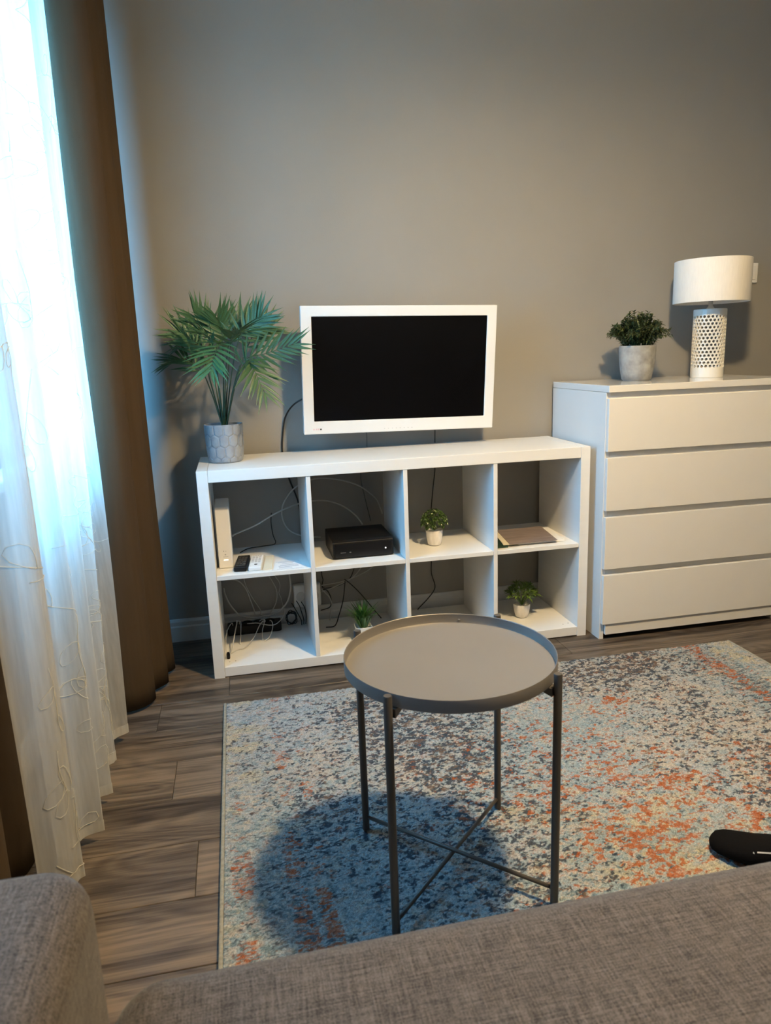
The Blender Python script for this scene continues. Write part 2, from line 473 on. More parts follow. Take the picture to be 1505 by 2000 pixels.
# ------------------------------------------------------------------ dresser
MX0, MX1, MY0, MY1 = 1.499, 2.299, -.075, .408
t = thing('chest_of_drawers', 'tall white chest of four wide drawers standing right of the shelf', 'dresser', ((MX0+MX1)/2, (MY0+MY1)/2, 0))
for a in (MX0, MX1-.018):
    MB().prism([(MY0+.020, 0), (MY1, 0), (MY1, .974), (MY0+.020, .974)], 'x', a, a+.018).build('side_panel', M['malm'], t, bevel=.001)
MB().box(MX0, MX1, MY0, MY1, .975, 1.0).build('top_panel', M['malmtop'], t, bevel=.0015)
MB().box(MX0+.019, MX1-.019, MY1-.006, MY1, .02, .972).build('back_panel', M['malm'], t)
MB().box(MX0+.019, MX1-.019, MY0+.007, MY0+.0195, .022, .0665).build('plinth', M['malm'], t, bevel=.001)
for z0, z1, zt in ((.755, .952, .974), (.527, .730, .7545), (.295, .501, .5265), (.068, .270, .2945)):
    d = MB().prism([(MY0, z0), (MY0+.0185, z0), (MY0+.0185, z1), (MY0, z1)], 'x', MX0+.002, MX1-.002).build('drawer', M['malm'], t, bevel=.001)
    MB().prism([(MY0+.0195, z1-.02), (MY0+.034, z1-.02), (MY0+.034, zt), (MY0+.026, zt), (MY0+.0195, z1)], 'x', MX0+.0185, MX1-.0185).build('grip_recess', M['malm'], d)

# ------------------------------------------------------------------ television
tvw, tvh = .772, .484
t = thing('television', 'white framed flat television with black screen mounted on the wall', 'television', (.795, .283, 1.0815), rot=Euler((math.radians(4.6), math.radians(1.0), 0), 'XYZ'))
hx, hz = tvw/2, tvh/2
sx0, sx1, sz0, sz1 = -hx+.041, hx-.039, -hz+.050, hz-.039
fz = -.020
b = MB()
def ringframe(b, o, i, y0, y1):
    (ox0, ox1, oz0, oz1), (ix0, ix1, iz0, iz1) = o, i
    O = [(ox0, oz0), (ox1, oz0), (ox1, oz1), (ox0, oz1)]; I = [(ix0, iz0), (ix1, iz0), (ix1, iz1), (ix0, iz1)]
    vs = [(x, y0, z) for x, z in O+I] + [(x, y1, z) for x, z in O+I]
    fs = []
    for k in range(4):
        k2 = (k+1) % 4
        fs += [(k, k2, 4+k2, 4+k), (8+k, 12+k, 12+k2, 8+k2), (k, 8+k, 8+k2, k2), (4+k, 4+k2, 12+k2, 12+k)]
    b.add(vs, fs)
ringframe(b, (-hx, hx, -hz, hz), (sx0, sx1, sz0, sz1), fz, fz+.030)
bz = b.build('bezel', M['tvwhite'], t, bevel=.0025, local=True)
MB().box(sx0-.002, sx1+.002, fz+.004, fz+.012, sz0-.002, sz1+.002).build('screen', M['screen'], t, local=True)
MB().box(-hx+.02, hx-.02, fz+.031, fz+.050, -hz+.02, hz-.02).build('back_cover', M['tvwhite'], t, bevel=.008, local=True)
k = MB()
for i, x in enumerate((0, .010, .018)): k.box(-hx+.036+x, -hx+.042+x, fz-.0006, fz+.001, -hz+.0165, -hz+.0225)
k.build('brand_mark', M['pink'], bz, local=True)
MB().lathe([(0, 0), (.0032, 0), (.0032, .001), (0, .001)], (0, 0, 0), 14).build('sensor_dot', M['dot'], bz, local=True)
sd = bz.children[-1]; sd.location = (-hx+.066, fz-.0002, -hz+.0195); sd.rotation_euler = (PI/2, 0, 0)
for i in range(8):
    MB().box(-hx+.318+i*.016, -hx+.322+i*.016, fz-.0004, fz+.001, -hz+.013, -hz+.0145).build('touch_key', M['greypr'], bz, local=True)
# wall mount
t2 = MB().box(-.05, .05, .052, .060, -.06, .06).build('mount_plate', M['darkpl'], t, local=True, bevel=.002)
MB().box(-.016, .016, .0605, .122, -.02, .02).build('mount_arm', M['darkpl'], t2, local=True, bevel=.002)

# ------------------------------------------------------------------ side table
CX, CY, TZ = .5525, -1.163, .0128
t = thing('tray_table', 'round grey metal tray table with four thin dark legs on the rug', 'table', (CX, CY, TZ))
TR = .2235
# raised edge tray: pan with a rolled rim
pr = [(0, .5035), (TR-.010, .5035), (TR-.004, .5055), (TR-.0022, .510), (TR-.0018, .526), (TR-.0006, .5272), (TR, .526), (TR, .5015), (TR-.004, .5005), (0, .5005)]
MB().lathe(pr, (CX, CY, 0), 96, cap=False).build('tray', M['metal'], t, autosmooth=True)
lg = [(.377, -1.000), (.383, -1.334), (.718, -1.000), (.724, -1.334)]
lg = [(CX+sx*.169, CY+sy*.167) for sx in (-1, 1) for sy in (1, -1)]
for i, (x, y) in enumerate(lg):
    q = Vector((x, y, 0)); c = Vector((CX, CY, 0)); d = (c-q).normalized()
    MB().lathe([(0, TZ), (.0075, TZ), (.0085, TZ+.001), (.0085, .527), (.0075, .529), (0, .529)], (x, y, 0), 18).build('leg', M['tube'], t, autosmooth=True)
    # bracket under the tray
    a = q + d*.008; bq = q + d*.040; n = Vector((-d.y, d.x, 0))*.011
    zz = (.478, .4995)
    vs = [a-n+Vector((0, 0, zz[0]+.004)), bq-n+Vector((0, 0, zz[1]-.006)), bq+n+Vector((0, 0, zz[1]-.006)), a+n+Vector((0, 0, zz[0]+.004)),
          a-n+Vector((0, 0, zz[1])), bq-n+Vector((0, 0, zz[1])), bq+n+Vector((0, 0, zz[1])), a+n+Vector((0, 0, zz[1]))]
    MB().add(vs, [(0,3,2,1),(4,5,6,7),(0,1,5,4),(1,2,6,5),(2,3,7,6),(3,0,4,7)]).build('bracket', M['tube'], t)
for (i, j), z in (((0, 3), .048), ((1, 2), .040)):
    p0, p1 = Vector((*lg[i], z)), Vector((*lg[j], z)); d = (p1-p0).normalized()
    MB().tube([p0+d*.008, p1-d*.008], .0045, 10).build('cross_bar', M['tube'], t, smooth=True)
MB().lathe([(0, 0), (.003, 0), (.003, .002), (0, .002)], (CX+.085, CY+.203, .512), 10).build('rivet', M['metal'], t)

# ------------------------------------------------------------------ rug
RX0, RX1, RY0, RY1, RZ = .035, 1.958, -1.98, -.222, .0095
def lattice(nx, ny, sx, sy, oct=3, gain=.55, seed=0):
    """fractal value noise on the rug grid, feature size sx, sy in metres; returned as ranks 0..1"""
    r = np.random.default_rng(seed); out = np.zeros((ny, nx)); a = 1.0
    X = np.linspace(0, RX1-RX0, nx); Y = np.linspace(0, RY1-RY0, ny)
    for o in range(oct):
        fx = X/(sx/2**o); fy = Y/(sy/2**o)
        gx, gy = int(fx[-1])+3, int(fy[-1])+3
        g = r.random((gy, gx))
        ix = fx.astype(int); iy = fy.astype(int); tx = fx-ix; ty = fy-iy
        tx = tx*tx*(3-2*tx); ty = ty*ty*(3-2*ty)
        A = g[np.ix_(iy, ix)]; Bq = g[np.ix_(iy, ix+1)]; Cq = g[np.ix_(iy+1, ix)]; D = g[np.ix_(iy+1, ix+1)]
        out += a*((A*(1-tx)+Bq*tx)*(1-ty)[:, None] + (Cq*(1-tx)+D*tx)*ty[:, None]); a *= gain
    f = out.ravel(); rk = np.empty_like(f); rk[np.argsort(f)] = np.linspace(0, 1, f.size)
    return rk.reshape(ny, nx)
def make_rug():
    nx, ny = 900, 824
    X = np.linspace(RX0+.008, RX1-.008, nx); Y = np.linspace(RY0+.002, RY1-.002, ny)
    XX, YY = np.meshgrid(X, Y)
    def blob(l, base=0):
        o = np.full(XX.shape, float(base))
        for cx, cy, rx, ry, a in l:
            o += a*np.exp(-((XX-cx)/rx)**2-((YY-cy)/ry)**2)
        return o
    L = lambda *a, **k: lattice(nx, ny, *a, **k)
    warp = (L(.16, .16, oct=2, seed=1)-.5)
    big = L(.34, .34, oct=3, seed=2)
    n1 = L(.020, .012, oct=3, gain=.95, seed=3)
    n2 = L(.020, .013, oct=3, gain=.95, seed=4)
    n3 = L(.017, .011, oct=3, gain=1.0, seed=5)
    nd = L(.030, .007, oct=3, gain=.9, seed=6)     # horizontal dashes of the worn border
    nb = L(.10, .07, oct=5, gain=.75, seed=7)
    cream = np.array(s2l((180, 175, 168))); pale = np.array(s2l((166, 172, 175))); sky = np.array(s2l((148, 164, 170)))
    teal = np.array(s2l((114, 134, 142))); navy = np.array(s2l((44, 54, 70))); rust = np.array(s2l((164, 84, 30)))
    brown = np.array(s2l((118, 98, 84))); sand = np.array(s2l((196, 182, 146)))
    col = np.zeros(XX.shape+(3,))
    def put(mask, c, a=1.0):
        m = np.clip(mask, 0, 1)[..., None]*a
        nonlocal col
        col = col*(1-m)+c*m
    def soft(n, p, w=.05):
        return np.clip((p-n)/w+.5, 0, 1)*np.clip(p*40, 0, 1)
    col[:] = cream
    put(soft(nb, np.clip(.42+blob([(.85, -.75, .35, .3, .2), (.3, -1.1, .3, .3, .35), (.45, -.5, .3, .3, .15), (1.8, -.5, .12, .25, .2)]), 0, 1), .3), pale)
    put(soft(n2, blob([(.30, -1.15, .28, .28, .52), (.17, -1.0, .12, .5, .2), (.42, -1.4, .3, .3, .45), (.87, -.72, .28, .22, .36), (1.10, -.62, .2, .15, .34),
                       (1.8, -.46, .12, .3, .40), (.90, -1.0, .3, .3, .24), (1.0, -1.3, .4, .2, .25), (.47, -.42, .2, .2, .22)], .12), .25), sky)
    put(soft(n1, blob([(.24, -1.22, .22, .25, .28), (.85, -.66, .25, .2, .12), (1.78, -.5, .12, .3, .18), (.3, -.95, .2, .15, .16), (1.0, -1.35, .4, .2, .14)], .06), .25), teal)
    # ochre wash low in the middle
    put(soft(L(.06, .05, oct=4, gain=.8, seed=9), blob([(1.10, -1.24, .22, .20, .30), (.95, -.98, .2, .12, .14), (1.9, -.45, .06, .5, .45), (.08, -.45, .06, .4, .30)], .02), .35), sand, .6)
    # dark navy drift
    nv = blob([(1.38, -.36, .28, .12, .56), (1.60, -.29, .15, .06, .34), (.47, -.36, .16, .12, .30), (.64, -.60, .20, .20, .42), (.70, -.86, .20, .16, .22), (.68, -1.08, .22, .12, .34),
               (.66, -1.28, .2, .12, .30), (1.42, -.66, .16, .16, .24), (1.45, -.90, .2, .18, .44), (1.62, -1.2, .3, .3, .3), (.31, -.93, .10, .10, .18), (.2, -.75, .14, .3, .08), (1.25, -1.0, .12, .12, .1)], .035)
    nv *= (.45+1.5*big)
    put(soft(n3, np.clip(nv, 0, .55), .14), navy, .88)
    put(soft(1-n1, np.clip(nv*.30+blob([(1.3, -.95, .2, .2, .05)], .012), 0, .3), .1), brown, .75)
    # rust flecks
    ru = blob([(.92, -.66, .10, .08, .15), (1.22, -.56, .10, .06, .22), (1.02, -.82, .22, .16, .20), (1.12, -1.02, .22, .12, .16), (.93, -1.19, .10, .06, .26), (1.10, -1.28, .16, .08, .30), (1.20, -1.16, .14, .10, .16),
               (.80, -.98, .14, .10, .10), (1.0, -1.5, .5, .12, .2), (1.5, -1.3, .3, .3, .12)], .010)
    ru *= (.35+2.1*L(.09, .07, oct=3, seed=12))
    put(soft(1-n2, np.clip(ru, 0, .5), .10), rust, .82)
    # border stripes: rust and navy dashes
    def stripe(c, w): return np.exp(-((XX+warp*.012-c)/w)**4)
    fade = np.clip(.50+1.6*(L(.22, .12, oct=3, seed=14)-.5), 0, 1)
    st = stripe(.085, .026)*(.12+.70*np.clip((-.70-YY)/.35, 0, 1)) + stripe(.205, .024)*(.72+.25*np.sin(YY*17)) + stripe(.262, .018)*.55 + stripe(.150, .02)*.15*np.clip((-.8-YY)/.3, 0, 1)
    st += stripe(1.775, .030)*.70*np.clip((YY+.75)/.15, 0, 1) + stripe(1.715, .015)*.18 + stripe(1.86, .02)*.12
    put(soft(nd*.6+(1-n2)*.4, np.clip(st*fade*1.35, 0, .52)*.95, .10), rust, .82)
    sd = stripe(.145, .02)*.14 + stripe(.235, .05)*.16 + stripe(.10, .05)*.10 + stripe(1.82, .03)*.22 + stripe(1.74, .05)*.16
    put(soft(1-nd, np.clip(sd*(.4+fade), 0, .6), .08), navy, .65)
    put(soft(nd, stripe(.12, .10)*.12, .1), teal, .6)
    put(soft(1-n3, .14*np.ones_like(XX), .12), cream, .5)
    col *= np.array((.78, .785, .80))*(.72+.56*np.random.default_rng(77).random(XX.shape+(1,)))
    H = RZ + .0035*(L(.010, .008, oct=2, seed=20)-.5) + .001*(n1-.5)
    H = np.clip(H, .006, .0125)
    edge = np.minimum(np.minimum(XX-X[0], X[-1]-XX), np.minimum(YY-Y[0], Y[-1]-YY))
    H = np.where(edge < .002, .0055, H)
    org = Vector(((RX0+RX1)/2, (RY0+RY1)/2, 0))
    root = thing('area_rug', 'distressed blue, cream and rust patterned rug under the round table', 'rug', org)
    vs = np.stack([XX-org.x, YY-org.y, H], -1).reshape(-1, 3)
    me = bpy.data.meshes.new('pile')
    idx = np.arange(nx*ny).reshape(ny, nx)
    q = np.stack([idx[:-1, :-1], idx[:-1, 1:], idx[1:, 1:], idx[1:, :-1]], -1).reshape(-1, 4)
    me.vertices.add(nx*ny); me.vertices.foreach_set('co', vs.ravel().astype(np.float32))
    me.loops.add(q.size); me.loops.foreach_set('vertex_index', q.ravel().astype(np.int32))
    me.polygons.add(len(q)); me.polygons.foreach_set('loop_start', np.arange(0, q.size, 4, dtype=np.int32))
    me.polygons.foreach_set('loop_total', np.full(len(q), 4, np.int32))
    me.update(calc_edges=True)
    at = me.color_attributes.new('yarn', 'FLOAT_COLOR', 'POINT')
    c4 = np.concatenate([col.reshape(-1, 3), np.ones((nx*ny, 1))], 1)
    at.data.foreach_set('color', c4.ravel().astype(np.float32))
    me.polygons.foreach_set('use_smooth', [True]*len(q))
    me.materials.append(M['rug'])
    o = bpy.data.objects.new('pile', me); COL.objects.link(o); o.parent = root; o['kind'] = 'stuff'
    for xa, xb in ((RX0, RX0+.009), (RX1-.009, RX1)):
        MB().box(xa, xb, RY0, RY1, .0005, .0115).build('binding', M['bind'], root, bevel=.003)
    MB().box(RX0+.009, RX1-.009, RY0+.001, RY1-.001, .0004, .0050).build('backing', M['bind'], root)
make_rug()

# ------------------------------------------------------------------ sofa
def rbox(x0, x1, y0, y1, z0, z1, r, crown=0.0, nu=40, seg=6):
    """soft cushion block: box with rounded edges of radius r and a slight crown"""
    mb = MB()
    def ax(a, b):
        e = [a + r*(1-math.cos(PI/2*i/seg)) for i in range(seg+1)]
        mid = list(np.linspace(a+r, b-r, max(3, int((b-a-2*r)/.06)+2)))[1:-1]
        return e + mid + [b - r*(1-math.cos(PI/2*i/seg)) for i in range(seg, -1, -1)]
    XS, YS, ZS = ax(x0, x1), ax(y0, y1), ax(z0, z1)
    def pt(x, y, z):
        c = Vector((min(max(x, x0+r), x1-r), min(max(y, y0+r), y1-r), min(max(z, z0+r), z1-r)))
        d = Vector((x, y, z))-c
        if d.length > 1e-9:
            # map the cube shell of radius r to a sphere shell
            m = max(abs(d.x), abs(d.y), abs(d.z))
            d = d.normalized()*r if m > r*.999 else d
            p = c+d
        else: p = c
        u = (p.x-x0)/(x1-x0)*2-1; v = (p.y-y0)/(y1-y0)*2-1
        if crown and p.z > (z0+z1)/2: p.z += crown*(1-u*u)*(1-v*v)
        return p
    for A, Bq, f in ((XS, YS, lambda a, b: (a, b, z1)), (YS, XS, lambda a, b: (b, a, z0)),
                     (ZS, XS, lambda a, b: (b, y0, a)), (XS, ZS, lambda a, b: (a, y1, b)),
                     (YS, ZS, lambda a, b: (x1, a, b)), (ZS, YS, lambda a, b: (x0, b, a))):
        na, nb = len(A), len(Bq)
        mb.add([pt(*f(a, b)) for b in Bq for a in A], [(j*na+i, j*na+i+1, (j+1)*na+i+1, (j+1)*na+i) for j in range(nb-1) for i in range(na-1)])
    return mb
def weld(o):
    w = o.modifiers.new('weld', 'WELD'); w.merge_threshold = .0008; return o
t = thing('sofa', 'grey-brown melange fabric sofa in the foreground facing the television', 'sofa', (1.0, -2.3, 0))
weld(rbox(-.047, 1.10, -2.62, -1.748, .215, .440, .062, .004).build('seat_cushion', M['sofa'], t, smooth=True))
weld(rbox(1.104, 2.23, -2.62, -1.748, .215, .440, .062, .004).build('seat_cushion', M['sofa'], t, smooth=True))
weld(rbox(-.330, -.050, -2.86, -1.732, .075, .594, .055, .006).build('armrest', M['sofa'], t, smooth=True))
weld(rbox(2.25, 2.53, -2.86, -1.732, .075, .594, .055, .006).build('armrest', M['sofa'], t, smooth=True))
weld(rbox(-.046, 2.246, -2.60, -1.86, .085, .212, .03).build('base_frame', M['sofa'], t, smooth=True))
weld(rbox(-.046, 2.246, -2.90, -2.625, .085, .80, .06).build('backrest', M['sofa'], t, smooth=True))
for x in (-.19, 2.39):
    for y in (-1.80, -2.80):
        MB().lathe([(0, 0), (.016, 0), (.024, .074), (0, .074)], (x, y, 0), 16).build('leg', M['legwood'], t, autosmooth=True)

# ------------------------------------------------------------------ curtains
CZ0, CZ1 = .014, 2.56
def drape(name, label, pts_bottom, pts_top, n=140, nz=36, group=None):
    A = cr(pts_bottom, 14); Bp = cr(pts_top, 14)
    def samp(P, u):
        f = u*(len(P)-1); i = min(int(f), len(P)-2); return P[i].lerp(P[i+1], f-i)
    def fn(u, v):
        a, b = samp(A, u), samp(Bp, u)
        k = v**.8
        p = a.lerp(b, k)
        wob = .006*math.sin(v*5+u*14)*(1-v)
        return (p.x+wob, p.y+wob*.6, CZ0+(CZ1-CZ0)*v)
    o = MB().grid(fn, n, nz).build(name, M['drape'], None, smooth=True)
    s = o.modifiers.new('solid', 'SOLIDIFY'); s.thickness = .0022; s.offset = -1
    tag(o, label, 'curtain', group)
    return o
far_b = [(-.312, -.205), (-.285, -.212), (-.250, -.200), (-.215, -.172), (-.193, -.120), (-.222, -.088), (-.190, -.050), (-.160, -.010), (-.172, .030), (-.205, .052), (-.168, .082), (-.149, .118), (-.170, .150), (-.208, .165), (-.180, .195), (-.185, .228), (-.225, .252), (-.28, .260)]
far_t = [(-.285, -.160), (-.258, -.170), (-.225, -.165), (-.192, -.145), (-.170, -.105), (-.200, -.078), (-.178, -.042), (-.158, -.006), (-.172, .030), (-.200, .050), (-.170, .080), (-.154, .115), (-.172, .146), (-.205, .160), (-.182, .192), (-.188, .226), (-.225, .250), (-.28, .260)]
drape('blackout_curtain', 'gathered brown curtain hanging between the sheer curtain and the shelf', [(x, y, 0) for x, y in far_b], [(x, y, 0) for x, y in far_t], group='brown curtains')
near_b = [(-.44, -.86), (-.40, -.90), (-.405, -.96), (-.43, -1.00), (-.435, -1.04), (-.41, -1.07), (-.375, -1.10), (-.365, -1.15), (-.395, -1.19), (-.43, -1.20), (-.44, -1.24), (-.40, -1.27), (-.36, -1.30), (-.365, -1.35), (-.41, -1.37), (-.43, -1.41), (-.39, -1.45), (-.36, -1.49), (-.39, -1.54), (-.45, -1.56)]
drape('blackout_curtain', 'brown curtain at the left edge, nearest the sofa armrest', [(x, y, 0) for x, y in near_b], [(x, y, 0) for x, y in near_b], group='brown curtains')

# sheer voile with embroidered branches
SHB, SHT = .030, 2.56
def sheer_pt(u, v, off=0.0):
    z = SHB+(SHT-SHB)*v
    yf = float(np.interp(z, [0, .86, 1.45, 2.1, 2.6], [-.380, -.262, -.226, -.186, -.165]))
    yn = -1.105
    k = 4.5
    ph = 2*PI*k*u
    amp = .034*(1-.25*v)
    yy = yf+(yn-yf)*u + .020*math.sin(ph)*(1-.2*v)*min(1, u*9)*min(1, (1-u)*9)
    xx = -.288 + amp*math.cos(ph) + .009*math.cos(2.3*ph+1.1+v*1.5) - .012*v + .004*math.sin(v*9+u*20)
    return Vector((xx+off, yy, z))
t = thing('sheer_curtain', 'translucent white voile curtain with embroidered twigs hanging in front of the window', 'curtain', (-.29, -.7, SHB))
MB().grid(lambda u, v: sheer_pt(u, v), 210, 60).build('voile', M['sheer'], t, smooth=True)
MB().grid(lambda u, v: sheer_pt(u, v*.011, .0012), 210, 4).build('hem', M['hem'], t, smooth=True)
emb = MB()
def estroke(pts, r=.0010):
    P = [sheer_pt(min(max(a, .004), .996), min(max(b, .012), .995), .0022) for a, b in pts]
    emb.tube(P, r, 4)
rr = random.Random(5)
for i in range(105):
    u0, v0 = rr.uniform(.02, .98), rr.uniform(.02, .95)
    ang = rr.uniform(0, 2*PI); cv = rr.uniform(-2.2, 2.2); ln = rr.uniform(.10, .30); n = 12
    pts = []; x = y = 0; a = ang
    for k in range(n):
        pts.append((u0+x/.95, v0+y/2.53)); x += ln/n*math.cos(a); y += ln/n*math.sin(a); a += cv/n
    estroke(pts)
    for k in (4, 7, 10):
        if rr.random() < .75:
            a2 = ang+cv*k/n+rr.choice((-1, 1))*rr.uniform(.5, 1.0); l2 = rr.uniform(.045, .085); w2 = l2*.28
            bx, by = pts[k]
            lf = []
            for q in range(11):
                s = q/10; th = 2*PI*s
                lx = l2*.5*(1-math.cos(th)); ly = w2*math.sin(th)*(.6+.4*math.sin(th/2))
                lf.append((bx+(lx*math.cos(a2)-ly*math.sin(a2))/.95, by+(lx*math.sin(a2)+ly*math.cos(a2))/2.53))
            estroke(lf, .0009)
e = emb.build('embroidery', M['thread'], t, smooth=True); e['kind'] = 'stuff'
# ceiling rail that carries the curtains
rl = MB().box(-.43, -.20, -1.62, .30, CZ1+.004, ZC-.001).build('curtain_rail', M['frame'], None, bevel=.004)
tag(rl, 'white ceiling rail above the curtains', 'curtain rail')

# ------------------------------------------------------------------ palm in hexagon-relief pot
PX, PY, PZ = .102, .222, KH-.0004
t = thing('potted_palm', 'palm with long feathery fronds in a grey-blue hexagon relief pot', 'plant', (PX, PY, PZ))
def hexpot():
    nu, nv = 168, 60
    prof = [(0, .056), (.004, .062), (.018, .0655), (.05, .0685), (.10, .0705), (.142, .0715)]
    zs = np.array([p[0] for p in prof]); rs = np.array([p[1] for p in prof])
    cols = 12; cw = 2*PI*.069/cols; ch = .052
    def fn(u, v):
        z = v*.140; r = float(np.interp(z, zs, rs))
        s = u*2*PI*.069
        best = 9; 
        # distance to the borders of elongated hexagons
        d1 = d2 = 9
        for rw in range(-1, 5):
            cy = rw*ch*.78; off = cw/2 if rw % 2 else 0
            k0 = round((s-off)/cw)
            for kk in (k0-1, k0, k0+1):
                dx, dy = abs(s-off-kk*cw), abs(z-cy)
                q = max(dx/(cw/2), (dy+dx*.55)/(ch*.5))
                if q < d1: d2 = d1; d1 = q
                elif q < d2: d2 = q
        g = min(1, max(0, (d2-d1)/.20))
        r -= .0040*(1-g)
        a = 2*PI*u
        return (PX+r*math.cos(a), PY+r*math.sin(a), PZ+z)
    mb = MB().grid(fn, nu, nv, closed_u=True)
    mb.f.append(tuple(range(nu))[::-1])
    ro = [(.0708, .140), (.0700, .1412), (.0662, .1412), (.0650, .138), (.064, .122)]
    m2 = MB().lathe(ro, (PX, PY, PZ), nu, cap=False)
    mb.add(m2.v, m2.f)
    return mb
pot = hexpot().build('pot', M['hexpot'], t, smooth=True)
MB().lathe([(0, .1245), (.03, .126), (.064, .123), (.064, .121), (0, .121)], (PX, PY, PZ), 32, cap=False).build('soil', M['soil'], t)
fr = {
    1: [(0.105,0.220,0.896), (0.116,0.180,1.075), (0.123,0.120,1.197), (0.098,0.040,1.165), (0.081,-0.010,1.112)],
    2: [(0.113,0.220,0.896), (0.148,0.210,1.036), (0.192,0.200,1.136), (0.277,0.190,1.160), (0.375,0.170,1.189)],
    3: [(0.111,0.220,0.896), (0.154,0.180,1.046), (0.204,0.150,1.136), (0.226,0.120,1.104), (0.256,0.090,1.025)],
    4: [(0.109,0.220,0.896), (0.147,0.220,1.091), (0.186,0.220,1.218), (0.234,0.220,1.262), (0.268,0.210,1.290)],
    5: [(0.103,0.220,0.897), (0.117,0.230,1.092), (0.124,0.240,1.221), (0.118,0.240,1.258), (0.112,0.230,1.285)],
    6: [(0.101,0.220,0.897), (0.094,0.230,1.075), (0.083,0.240,1.213), (0.059,0.240,1.262), (0.038,0.230,1.292)],
    7: [(0.100,0.220,0.897), (0.070,0.220,1.058), (0.049,0.220,1.168), (0.014,0.210,1.222), (-0.029,0.200,1.245)],
    8: [(0.100,0.220,0.897), (0.067,0.250,1.029), (0.037,0.270,1.110), (-0.016,0.290,1.149), (-0.070,0.300,1.143)],
    9: [(0.101,0.220,0.897), (0.084,0.260,1.056), (0.065,0.290,1.168), (0.022,0.320,1.216), (-0.027,0.330,1.203)],
    10: [(0.107,0.220,0.896), (0.134,0.260,1.091), (0.158,0.290,1.229), (0.182,0.310,1.270), (0.215,0.320,1.290)],
    11: [(0.111,0.220,0.896), (0.164,0.230,1.072), (0.215,0.240,1.193), (0.255,0.250,1.244), (0.296,0.260,1.255)],
    12: [(0.107,0.220,0.896), (0.124,0.170,1.075), (0.145,0.120,1.193), (0.172,0.080,1.228), (0.205,0.050,1.230)],
    13: [(0.103,0.220,0.897), (0.098,0.180,1.067), (0.094,0.150,1.174), (0.074,0.120,1.222), (0.045,0.100,1.236)],
}
# one leaflet, unit length along +x, folded along the midrib, drooping to its tip
def leaflet_mesh():
    vs = []; fs = []; n = 6
    for i in range(n+1):
        s = i/n; w = .056*math.sin(PI*min(1, s*.9+.1))**.8*(1-s**3) + .002
        z = -.10*s*s
        vs += [(s, -w, z+w*.35), (s, 0, z), (s, w, z+w*.35)]
    for i in range(n):
        a = 3*i
        fs += [(a, a+3, a+4, a+1), (a+1, a+4, a+5, a+2)]
    return MB().add(vs, fs).mesh('leaflet', M['palm'], smooth=True)
LM = leaflet_mesh()
FACE = {1: .25, 2: .8, 3: .55, 4: .7, 5: .65, 6: .7, 7: .6, 8: .5, 9: .4, 10: .6, 11: .7, 12: .25, 13: .35}   # how far each frond is turned to the room
rr = random.Random(3)
for i, P in fr.items():
    C = cr(P, 10)
    nst = len(C)
    fo = MB().tube(C, [.0030-.0022*k/(nst-1) for k in range(nst)], 6).build('frond', M['palmstem'], t, smooth=True)
    fw = WLOC[fo.name]
    k0 = int(nst*.48)
    npair = 11
    for q in range(npair):
        fpos = k0+(nst-1-k0)*(q/(npair-1))**.95
        ii = min(int(fpos), nst-2); p = C[ii].lerp(C[ii+1], fpos-ii)
        tg = (C[ii+1]-C[ii]).normalized()
        fk = FACE[i]
        side = tg.cross(Vector((.1*fk, -fk, 1-fk)))
        if side.length < .2: side = tg.cross(Vector((.3, -1, .2)))
        side.normalize(); up = side.cross(tg).normalized()
        s = q/(npair-1)
        ln = .102*(.62+.55*math.sin(PI*(.18+.68*s)))*rr.uniform(.88, 1.12)
        for sg in (-1, 1):
            spread = math.radians(62-38*s+rr.uniform(-6, 6))
            d = tg*math.cos(spread)+side*sg*math.sin(spread)+up*rr.uniform(.05, .30)
            d.normalize()
            z = (up-d*up.dot(d)).normalized(); yv = z.cross(d)
            m = Matrix(((d.x, yv.x, z.x), (d.y, yv.y, z.y), (d.z, yv.z, z.z))).to_4x4()
            o = bpy.data.objects.new('leaflet', LM); COL.objects.link(o); o.parent = fo
            tip = p+d*ln
            lim = Y1-.02
            if tip.y > lim: ln *= max(.3, (lim-p.y)/max(1e-3, tip.y-p.y))
            o.matrix_local = Matrix.Translation(p-fw) @ m @ Matrix.Diagonal((ln, ln*rr.uniform(.85, 1.15), ln, 1))

# ------------------------------------------------------------------ bush in concrete pot on the chest
def leafcluster(mb, p, d, l, w, fold=.25):
    d = Vector(d).normalized(); s = d.cross(Vector((0, 0, 1)))
    if s.length < .1: s = Vector((1, 0, 0))
    s.normalize(); u = s.cross(d)
    a = Vector(p)
    mb.add([a, a+d*l*.45+s*w*.5+u*w*fold, a+d*l-u*l*.12, a+d*l*.45-s*w*.5+u*w*fold, a+d*l*.5], [(0, 1, 4), (1, 2, 4), (2, 3, 4), (3, 0, 4)])
BX, BY, BZc = 1.772, .205, 1.0
t = thing('potted_bush', 'small-leaved dark green bush in a round grey concrete pot on the chest', 'plant', (BX, BY, BZc))
MB().lathe([(0, 0), (.051, 0), (.058, .006), (.065, .04), (.0705, .085), (.073, .125), (.0725, .137), (.070, .140), (.066, .138), (.063, .118), (0, .116)], (BX, BY, BZc), 48, cap=False).build('pot', M['concrete'], t, autosmooth=True)
MB().lathe([(0, .126), (.04, .125), (.0635, .121), (.063, .118), (0, .118)], (BX, BY, BZc), 24, cap=False).build('soil', M['soil'], t)
st = MB(); lf = MB(); rr = random.Random(12)
